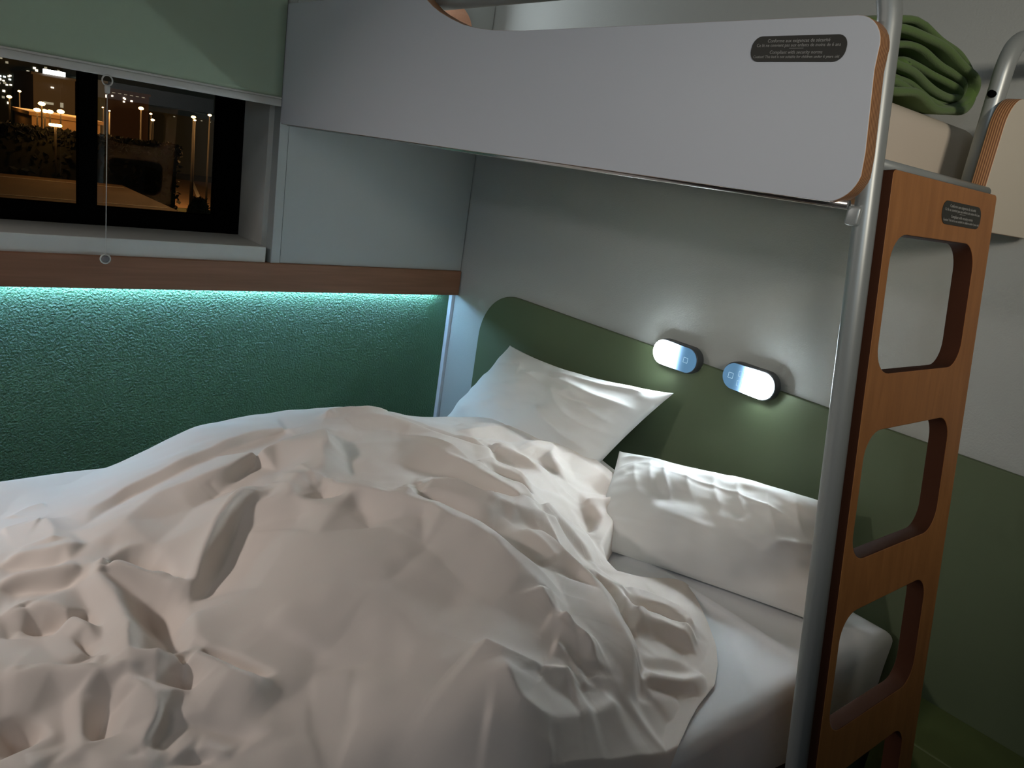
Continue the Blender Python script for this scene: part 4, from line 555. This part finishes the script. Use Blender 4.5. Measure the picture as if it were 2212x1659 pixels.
def facet_field(curves, P, gain):
    """cloth facets: crest and valley lines joined by a Delaunay net, slightly blurred; sampled at P"""
    from mathutils.geometry import delaunay_2d_cdt
    pts = []; val = []
    for c in curves:
        q = np.array(c['p'], float); L = np.concatenate([[0], np.cumsum(np.linalg.norm(np.diff(q, axis=0), axis=1))])
        n = max(3, int(L[-1] / 0.010) + 1); s_ = np.linspace(0, L[-1], n)
        x = np.interp(s_, L, q[:, 0]); y = np.interp(s_, L, q[:, 1])
        for _ in range(2):
            x[1:-1] = (x[:-2] + 2 * x[1:-1] + x[2:]) / 4; y[1:-1] = (y[:-2] + 2 * y[1:-1] + y[2:]) / 4
        f_ = np.linspace(0, 1, n); env = np.clip(np.minimum(f_, 1 - f_) / 0.24, 0, 1); env = 0.12 + 0.88 * env * (2 - env)
        pts += list(zip(x, y)); val += list(c['o'] / 1000 * env)
    A = np.array(pts); keep = []; 
    gx, gy = np.meshgrid(np.arange(0.3, 2.1, 0.07), np.arange(-2.3, 0.05, 0.07))
    for a, b in zip(gx.ravel(), gy.ravel()):
        if np.min(np.hypot(A[:, 0] - a, A[:, 1] - b)) > 0.062: keep.append((a, b))
    pts += keep; val += [0.0] * len(keep)
    val = np.array(val)
    vo, eo, fo, ov, oe, of = delaunay_2d_cdt([Vector(p) for p in pts], [], [], 0, 1e-5)
    vv = np.array([np.mean([val[i] for i in o_]) if len(o_) else 0.0 for o_ in ov]); vo = np.array([tuple(v) for v in vo])
    h = 0.003; x0, y0 = 0.3, -2.3; nx, ny = 600, 780; G = np.zeros((nx, ny))
    for f_ in fo:
        a, b, c = vo[f_[0]], vo[f_[1]], vo[f_[2]]
        i0 = max(0, int((min(a[0], b[0], c[0]) - x0) / h)); i1 = min(nx - 1, int((max(a[0], b[0], c[0]) - x0) / h) + 1)
        j0 = max(0, int((min(a[1], b[1], c[1]) - y0) / h)); j1 = min(ny - 1, int((max(a[1], b[1], c[1]) - y0) / h) + 1)
        if i1 < i0 or j1 < j0: continue
        X, Y = np.meshgrid(x0 + np.arange(i0, i1 + 1) * h, y0 + np.arange(j0, j1 + 1) * h, indexing='ij')
        dt = (b[1] - c[1]) * (a[0] - c[0]) + (c[0] - b[0]) * (a[1] - c[1])
        if abs(dt) < 1e-12: continue
        l1 = ((b[1] - c[1]) * (X - c[0]) + (c[0] - b[0]) * (Y - c[1])) / dt; l2 = ((c[1] - a[1]) * (X - c[0]) + (a[0] - c[0]) * (Y - c[1])) / dt; l3 = 1 - l1 - l2
        mk = (l1 > -1e-6) & (l2 > -1e-6) & (l3 > -1e-6); zz = l1 * vv[f_[0]] + l2 * vv[f_[1]] + l3 * vv[f_[2]]
        sub = G[i0:i1 + 1, j0:j1 + 1]; sub[mk] = zz[mk]
    def blur(G, sg):
        r = int(sg * 3) + 1; k = np.exp(-0.5 * (np.arange(-r, r + 1) / sg) ** 2); k /= k.sum()
        G = np.apply_along_axis(lambda v: np.convolve(v, k, 'same'), 0, G); return np.apply_along_axis(lambda v: np.convolve(v, k, 'same'), 1, G)
    G = 0.65 * blur(G, 1.1) + 0.35 * blur(G, 3.0)
    u = np.clip((P[:, 0] - x0) / h, 0, nx - 1.001); v = np.clip((P[:, 1] - y0) / h, 0, ny - 1.001); i = u.astype(int); j = v.astype(int); u -= i; v -= j
    return gain * (G[i, j] * (1 - u) * (1 - v) + G[i + 1, j] * u * (1 - v) + G[i, j + 1] * (1 - u) * v + G[i + 1, j + 1] * u * v)

def duvet():
    B = np.array(DUV['bound'] + [[1.93, -0.95], [1.945, -1.2], [1.945, -1.5], [1.93, -1.8], [1.80, -2.0], [1.4, -2.06], [1.0, -2.06], [0.70, -2.0], [0.53, -1.85], [0.50, -1.6], [0.488, -1.45]])
    # resample closed boundary
    nb = 1400; D = np.concatenate([B, B[:1]]); L = np.concatenate([[0], np.cumsum(np.linalg.norm(np.diff(D, axis=0), axis=1))])
    s_ = np.linspace(0, L[-1], nb, endpoint=False); bx = np.interp(s_, L, D[:, 0]); by = np.interp(s_, L, D[:, 1])
    for _ in range(3):
        bx = (np.roll(bx, 1) + bx * 2 + np.roll(bx, -1)) / 4; by = (np.roll(by, 1) + by * 2 + np.roll(by, -1)) / 4
    c = np.array([1.22, -1.08]); nr = 340
    rr = np.linspace(0, 1, nr) ** 0.75
    PX = c[0] + (bx[:, None] - c[0]) * rr[None]; PY = c[1] + (by[:, None] - c[1]) * rr[None]
    P = np.stack([PX.ravel(), PY.ravel()], 1); Z = tps(DUV['ctrl'])(P)
    Z += facet_field(DUV['curves'], P, 1.75)
    Z = add_strokes(P, Z, DUV['strokes'], 1.0, 0.008)
    Z += 0.0022 * vnoise(P, 11, 1) + 0.0010 * vnoise(P @ np.array([[0.8, -0.6], [0.6, 0.8]]), 26, 2)
    # fall to the sheet at the rim
    edge = (1 - np.tile(rr, nb)) * np.repeat(np.hypot(bx - c[0], by - c[1]), nr)     # distance to the rim
    k = np.clip(edge / 0.032, 0, 1); k = 1 - (1 - k) ** 2.6
    rim = 0.507
    Z = rim + np.maximum(Z - rim, 0.004) * k
    # drape over the right side of the mattress
    ov = np.clip((P[:, 0] - 1.885) / 0.05, 0, 1); Z -= 0.16 * ov ** 1.3
    V = np.stack([P[:, 0], P[:, 1], Z], 1)
    o = grid_mesh('duvet', V, nb, nr, m_duvet, closed_u=True)
    shift(o, (1.22, -1.08, 0.5)); return o
dv = duvet(); tag(dv, 'crumpled pale peach duvet heaped across the double bed', 'duvet')

# pillows ------------------------------------------------------------
def pillow(name, c00, c10, c11, c01, thick, strokes, seed, pinch=0.035, base=None, n=150, m_=110, sag=None):
    c00, c10, c11, c01 = [np.array(c, float) for c in (c00, c10, c11, c01)]
    u, v = np.meshgrid(np.linspace(-1, 1, n), np.linspace(-1, 1, m_), indexing='ij')
    # concave edges between pointed corners
    uu = u * (1 - pinch * 1.6 * (1 - v ** 2) * np.abs(u) ** 3); vv = v * (1 - pinch * 2.2 * (1 - u ** 2) * np.abs(v) ** 3)
    a = (uu + 1) / 2; b = (vv + 1) / 2
    Pm = (c00[None, None] * ((1 - a) * (1 - b))[..., None] + c10 * (a * (1 - b))[..., None] + c11 * (a * b)[..., None] + c01 * ((1 - a) * b)[..., None])
    nrm_ = np.cross(c10 - c00 + c11 - c01, c01 - c00 + c11 - c10); nrm_ /= np.linalg.norm(nrm_)
    h = ((1 - np.abs(u) ** 2.6) * (1 - np.abs(v) ** 2.6)); h = np.clip(h, 0, 1) ** 0.62
    uvP = np.stack([u.ravel(), v.ravel()], 1)
    st_ = add_strokes(uvP, np.zeros(uvP.shape[0]), strokes).reshape(u.shape)
    nz = (vnoise(uvP, 3, seed) * 0.004 + vnoise(uvP, 8, seed + 1) * 0.0015).reshape(u.shape)
    top = Pm + nrm_ * (thick * h + (st_ + nz) * np.clip(h * 3, 0, 1))[..., None]
    bot = Pm - nrm_ * (thick * 0.45 * h)[..., None]
    if sag is not None: top[..., 2] += sag(u, v); bot[..., 2] += sag(u, v)
    if base is not None:
        bot[..., 2] = np.maximum(bot[..., 2], base); top[..., 2] = np.maximum(top[..., 2], base + 0.002)
    top[..., 1] = np.minimum(top[..., 1], -0.022); bot[..., 1] = np.minimum(bot[..., 1], -0.020)
    V = np.concatenate([top.reshape(-1, 3), bot.reshape(-1, 3)[:, :]])
    i, j = np.meshgrid(np.arange(n - 1), np.arange(m_ - 1), indexing='ij'); i = i.ravel(); j = j.ravel()
    F1 = np.stack([i * m_ + j, (i + 1) * m_ + j, (i + 1) * m_ + j + 1, i * m_ + j + 1], 1); off = n * m_
    F2 = F1[:, ::-1] + off
    F = np.concatenate([F1, F2])
    me = bpy.data.meshes.new(name); me.from_pydata(V.tolist(), [], F.tolist())
    bm = bmesh.new(); bm.from_mesh(me); bmesh.ops.remove_doubles(bm, verts=bm.verts, dist=0.0008); bmesh.ops.recalc_face_normals(bm, faces=bm.faces); bm.to_mesh(me); bm.free()
    o = link(name, me, m_pillow, smooth=True); shift(o, tuple((c00 + c11) / 2)); return o
p1s = [dict(p=[(-0.6, 0.55), (-0.1, 0.35), (0.4, 0.1), (0.7, 0.0)], h=0.004, a=0.03, b=0.05, e=0.01, t=0.2),
       dict(p=[(0.95, 0.9), (0.5, 0.72), (0.0, 0.70), (-0.2, 0.75)], h=0.016, a=0.07, b=0.12, e=0.02, t=0.25),
       dict(p=[(0.97, 0.5), (0.6, 0.42), (0.2, 0.5), (-0.1, 0.55)], h=0.014, a=0.07, b=0.12, e=0.02, t=0.25),
       dict(p=[(0.95, 0.1), (0.7, 0.1), (0.4, 0.3), (0.2, 0.5)], h=0.012, a=0.05, b=0.10, e=0.02, t=0.25),
       dict(p=[(0.9, -0.1), (0.6, -0.15), (0.35, 0.0), (0.15, 0.3), (0.1, 0.5)], h=0.014, a=0.06, b=0.12, e=0.02, t=0.25),
       dict(p=[(0.9, -0.5), (0.6, -0.45), (0.3, -0.3), (0.1, -0.1)], h=0.014, a=0.06, b=0.12, e=0.02, t=0.25),
       dict(p=[(0.75, 0.3), (0.5, 0.22), (0.3, 0.2)], h=-0.012, a=0.05, b=0.05, e=0.02, t=0.25),
       dict(p=[(-0.75, 0.8), (-0.5, 0.6), (-0.35, 0.2)], h=0.004, a=0.03, b=0.03, e=0.01, t=0.2)]
pl1 = pillow('pillow', (0.40, -0.27, 0.515), (1.05, -0.24, 0.535), (1.168, -0.062, 0.838), (0.432, -0.062, 0.775), 0.085, p1s, 11, pinch=0.022, base=0.504,
             sag=lambda u, v: -0.022 * (1 - u ** 2) * np.clip(v, 0, 1))
tag(pl1, 'white pillow propped upright against the green headboard, pointed corner beside the lamp', 'pillow')
p2s = [dict(p=[(x, 0.80), (x + 0.04, 0.45), (x + 0.10, 0.15), (x + 0.17, -0.12 + 0.1 * (k % 2))], h=0.0055 + 0.002 * (k % 3), a=0.028, b=0.05, e=0.010, t=0.35) for k, x in enumerate([-0.78, -0.62, -0.48, -0.28, -0.05, 0.14, 0.38, 0.60])]
p2s += [dict(p=[(0.95, 0.1), (0.75, -0.1), (0.6, -0.2), (0.5, -0.4)], h=0.014, a=0.06, b=0.1, e=0.02, t=0.3),
        dict(p=[(-0.95, 0.5), (-0.7, 0.6), (-0.4, 0.45), (0.2, 0.35), (0.8, 0.2)], h=0.004, a=0.03, b=0.03, e=0.008, t=0.2),
        dict(p=[(-0.97, 0.8), (-0.7, 0.75), (-0.45, 0.85)], h=0.012, a=0.05, b=0.07, e=0.015, t=0.3)]
pl2 = pillow('pillow', (1.300, -0.455, 0.512), (1.805, -0.205, 0.512), (1.740, -0.062, 0.738), (1.105, -0.170, 0.650), 0.095, p2s, 31, pinch=0.016, base=0.509)
tag(pl2, 'white pillow lying flat in front of the headboard, next to the ladder', 'pillow')

# ================================================================== OUTSIDE
GZ = -7.0
gr = box('ground', (-400, -120, GZ - 0.5), (-3, 260, GZ), mat('night_grass', (0.035, 0.040, 0.018), 0.95, var=(0.2, 0.5))); gr['kind'] = 'structure'
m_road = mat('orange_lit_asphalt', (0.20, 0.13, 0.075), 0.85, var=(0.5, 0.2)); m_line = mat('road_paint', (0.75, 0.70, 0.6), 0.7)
rd = empty('road', (-90, 30, GZ), 'wide road under orange street lamps seen through the window', 'road')
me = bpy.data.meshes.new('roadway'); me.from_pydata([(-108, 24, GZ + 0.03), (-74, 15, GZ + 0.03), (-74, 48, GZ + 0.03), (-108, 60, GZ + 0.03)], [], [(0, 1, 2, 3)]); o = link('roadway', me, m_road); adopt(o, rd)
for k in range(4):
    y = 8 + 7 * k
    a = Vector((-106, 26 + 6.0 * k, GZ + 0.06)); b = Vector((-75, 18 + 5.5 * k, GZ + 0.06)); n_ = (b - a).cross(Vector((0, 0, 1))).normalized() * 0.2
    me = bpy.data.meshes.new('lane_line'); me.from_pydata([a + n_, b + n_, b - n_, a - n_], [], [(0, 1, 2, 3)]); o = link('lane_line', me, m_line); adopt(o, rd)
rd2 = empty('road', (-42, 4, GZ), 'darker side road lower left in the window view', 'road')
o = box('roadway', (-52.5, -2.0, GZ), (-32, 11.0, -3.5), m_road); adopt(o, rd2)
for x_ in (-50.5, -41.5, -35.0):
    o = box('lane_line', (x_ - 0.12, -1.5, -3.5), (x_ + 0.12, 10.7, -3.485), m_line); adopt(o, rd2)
m_conc = mat('dim_concrete', (0.11, 0.10, 0.085), 0.9); m_conc2 = mat('dim_facade', (0.055, 0.065, 0.045), 0.9); m_conc3 = mat('brown_facade', (0.10, 0.06, 0.04), 0.9)
e_win = emit('lit_window', (1.0, 0.86, 0.66), 2.2); e_win2 = emit('lit_window_white', (0.92, 0.98, 1.0), 3.0); e_dim = emit('dim_window', (0.9, 0.8, 0.55), 0.35)
def building(label, x, y0, y1, z1, mt, wins, dep=14, glow=0.0):
    t = empty('building', (x - dep / 2, (y0 + y1) / 2, GZ), label, 'building')
    w_ = box('wall', (x - dep, y0, GZ), (x, y1, z1), mt); adopt(w_, t)
    r_ = box('roof', (x - dep - 0.2, y0 - 0.2, z1), (x + 0.2, y1 + 0.2, z1 + 0.25), mt); adopt(r_, t)
    for (wy, wz, ww, wh, em) in wins:
        q = box('window', (x, wy - ww / 2, wz - wh / 2), (x + 0.08, wy + ww / 2, wz + wh / 2), em); adopt(q, t)
    return t
r0 = random.Random(5)
wl = [(r0.uniform(12.3, 18.8), 2.3 - 0.12 * (k % 3) + r0.uniform(-0.7, 0.5), 0.26, 0.18, e_win2 if k % 2 else e_win) for k in range(46)] + [(r0.uniform(12.3, 19.0), r0.uniform(-0.9, 5.2), 0.3, 0.26, e_dim if k % 3 else e_win) for k in range(26)]
building('long office block at far left with a row of many lit windows', -120, 10.0, 19.5, 5.6, m_conc2, wl)
tb = building('pale tower block carrying a glowing white roof sign', -100, 13.2, 17.2, 3.05, m_conc, [(15.0, 2.0, 0.3, 0.15, e_win), (14.6, 0.3, 1.0, 0.25, e_dim), (15.9, 0.3, 0.3, 0.5, e_dim)])
sg = box('roof_sign', (-99.9, 14.1, 3.32), (-99.7, 16.2, 3.78), emit('sign_glow', (0.9, 0.95, 1.0), 12.0)); adopt(sg, tb); sg['label'] = 'glowing white rooftop sign'
building('wide brown building with a stepped roof in the middle distance', -112, 19.9, 28.0, 2.9, m_conc3, [(r0.uniform(20.2, 27.6), r0.uniform(0.6, 2.6), 0.22, 0.2, e_win) for k in range(12)] + [(y_, 2.65, 0.35, 0.06, e_dim) for y_ in np.arange(21, 27.5, 0.7)])
building('narrow green-grey block between the tower and the brown building', -96, 17.6, 19.4, 3.3, m_conc2, [(18.0, 2.0, 0.25, 0.25, e_win), (18.4, 0.9, 0.22, 0.22, e_win), (18.3, 1.5, 0.45, 0.12, e_dim)])
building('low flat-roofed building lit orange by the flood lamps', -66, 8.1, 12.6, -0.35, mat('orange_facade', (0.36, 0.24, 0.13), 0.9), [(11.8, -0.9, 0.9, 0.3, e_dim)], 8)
building('low dark warehouse at the right behind the street lamps', -120, 28.5, 44, 0.9, m_conc2, [(r0.uniform(29, 42), 0.9, 0.2, 0.2, e_dim) for k in range(7)])
# street lamps
e_or = emit('sodium_lamp', (1.0, 0.46, 0.11), 60.0); e_or2 = emit('sodium_lamp_soft', (1.0, 0.62, 0.28), 12.0); m_pole = mat('lamp_pole', (0.03, 0.028, 0.025), 0.8, spec=0.1)
def street_lamp(x, y, z, r_, em, label, power=0, col=(1.0, 0.5, 0.16)):
    t = empty('street_lamp', (x, y, GZ), label, 'street lamp', 'street lamps outside the window')
    p = tube('pole', [(x, y, GZ), (x, y, z - 0.1)], [0.10, 0.05], m_pole, nseg=8); adopt(p, t)
    bm = bmesh.new(); bmesh.ops.create_uvsphere(bm, u_segments=14, v_segments=8, radius=1)
    for v in bm.verts: v.co = Vector((v.co.x * r_, v.co.y * r_ * 1.25, v.co.z * r_ * 0.7))
    me = bpy.data.meshes.new('lamp_head'); bm.to_mesh(me); bm.free(); h = link('lamp_head', me, em, smooth=True); h.location = (x, y, z); adopt(h, t)
    if power:
        d = bpy.data.lights.new('lamp_glow', 'POINT'); d.energy = power; d.color = col; d.shadow_soft_size = 0.4
        lo_ = bpy.data.objects.new('lamp_glow', d); COL.objects.link(lo_); lo_.location = (x + 3.0, y + 0.5, z + 0.6)
for (x, y, z, r_, em, lb, pw) in [
    (-58, 7.51, 0.65, 0.27, e_or, 'brightest orange street lamp, topmost of the cluster at the left of the window', 60),
    (-60, 7.55, 0.19, 0.27, e_or, 'orange street lamp just below the brightest one, left of its pair', 0),
    (-60.4, 8.05, 0.18, 0.25, e_or, 'orange street lamp just below the brightest one, right of its pair', 0),
    (-62, 8.62, 0.16, 0.27, e_or, 'orange street lamp in the middle of the row above the low orange building', 40),
    (-64, 9.61, 0.23, 0.31, e_or, 'orange street lamp at the right end of the row above the low orange building', 40),
    (-70, 7.24, 0.66, 0.22, e_or, 'orange street lamp nearest the left edge of the photo', 0),
    (-80, 9.24, 1.14, 0.18, e_or2, 'pale street lamp above and right of the leftmost orange one', 3000),
    (-75, 14.11, 0.95, 0.15, e_or2, 'small pale street lamp just left of the blind cord', 3500),
    (-70, 16.49, 1.31, 0.26, e_or, 'orange street lamp near the corner of the brown building', 1500),
    (-66, 16.20, 1.02, 0.14, e_or2, 'small street lamp, upper of the two below the brown building corner', 0),
    (-60, 14.76, 0.65, 0.17, e_or2, 'small street lamp, lower of the two below the brown building corner', 0),
    (-62, 18.21, 1.28, 0.22, e_or, 'orange street lamp, upper of the pair at the right of the window', 1500),
    (-60, 17.70, 1.08, 0.13, e_or2, 'smaller street lamp, lower of the pair at the right of the window', 0),
    (-66, 20.74, 1.62, 0.20, e_or2, 'rightmost street lamp seen through the window', 1500),
    (-70, 13.62, 0.92, 0.09, e_or2, 'tiny distant lamp left of the window bar', 0),
    (-72, 14.55, 0.72, 0.10, e_or2, 'tiny distant lamp right of the window bar', 0)]:
    street_lamp(x, y, z, r_ * 0.62, em, lb, pw)
# flood lamp on the low building
t = empty('flood_lamp', (-54, 7.6, GZ), 'wide orange flood lamp in front of the low orange building', 'lamp')
p = tube('pole', [(-54, 7.6, GZ), (-54, 7.6, -0.55)], 0.06, m_pole, nseg=8); adopt(p, t)
h = box('lamp_head', (-54.1, 7.25, -0.52), (-53.9, 7.95, -0.36), e_or, 0.06); adopt(h, t)
d = bpy.data.lights.new('flood', 'POINT'); d.energy = 160; d.color = (1.0, 0.5, 0.16); d.shadow_soft_size = 0.5
lo_ = bpy.data.objects.new('flood', d); COL.objects.link(lo_); lo_.location = (-57, 9.2, -0.4)
# dark trees
def tree(x, y, h, rad, label, seed):
    t = empty('tree', (x, y, GZ), label, 'tree', 'trees outside the window'); r1 = random.Random(seed)
    tr_ = tube('trunk', [(x, y, GZ), (x, y, GZ + h * 0.6)], [0.25, 0.12], m_pole, nseg=8); adopt(tr_, t)
    bm = bmesh.new()
    for k in range(1500):
        a = r1.uniform(0, 6.283); zz = r1.uniform(0.15, 1.0); rr = rad * (1.05 - zz) ** 0.6 * math.sqrt(r1.random())
        c = Vector((x + rr * math.cos(a), y + rr * math.sin(a), GZ + h * zz)); s_ = r1.uniform(0.12, 0.32)
        d1 = Vector((r1.gauss(0, 1), r1.gauss(0, 1), r1.gauss(0, 1))).normalized() * s_; d2 = d1.cross(Vector((r1.gauss(0, 1), r1.gauss(0, 1), r1.gauss(0, 1)))).normalized() * s_ * 0.5
        bm.faces.new([bm.verts.new(c + d1), bm.verts.new(c + d2), bm.verts.new(c - d1), bm.verts.new(c - d2)])
    me = bpy.data.meshes.new('foliage'); bm.to_mesh(me); bm.free(); o = link('foliage', me, m_leaf); adopt(o, t)
m_leaf = mat('dark_leaves', (0.012, 0.015, 0.008), 0.9)
tree(-42, 14.0, 5.2, 1.5, 'dark tree at the right edge of the window view', 1)
tree(-45, 13.4, 3.8, 1.4, 'smaller dark tree beside the right window frame', 2)
tree(-29, 5.0, 3.0, 1.3, 'dark bushy tree below the orange building, left of the window bar', 3)
tree(-29, 7.6, 3.2, 1.3, 'dark low tree behind the reflection of the ladder', 4)
tree(-28.5, 2.0, 2.6, 1.2, 'dark tree at the lower left of the window view', 5)

# clipped dark hedge in front of the low building
t = empty('hedge', (-56, 8, GZ), 'long dark hedge in front of the orange lit building', 'hedge')
bm = bmesh.new(); r1 = random.Random(9)
for k in range(5000):
    c = Vector((-56 + r1.uniform(-0.7, 0.7), r1.uniform(2.5, 15.5), r1.uniform(GZ, -0.95) if k % 2 else r1.uniform(-1.6, -0.75))); s_ = r1.uniform(0.12, 0.3)
    d1 = Vector((r1.gauss(0, 1), r1.gauss(0, 1), r1.gauss(0, 1))).normalized() * s_; d2 = d1.cross(Vector((r1.gauss(0, 1), r1.gauss(0, 1), r1.gauss(0, 1)))).normalized() * s_ * 0.6
    bm.faces.new([bm.verts.new(c + d1), bm.verts.new(c + d2), bm.verts.new(c - d1), bm.verts.new(c - d2)])
me = bpy.data.meshes.new('foliage'); bm.to_mesh(me); bm.free(); o = link('foliage', me, m_leaf); adopt(o, t)
c_ = box('branches', (-56.5, 2.8, GZ), (-55.6, 15.2, -1.1), m_leaf); adopt(c_, t)
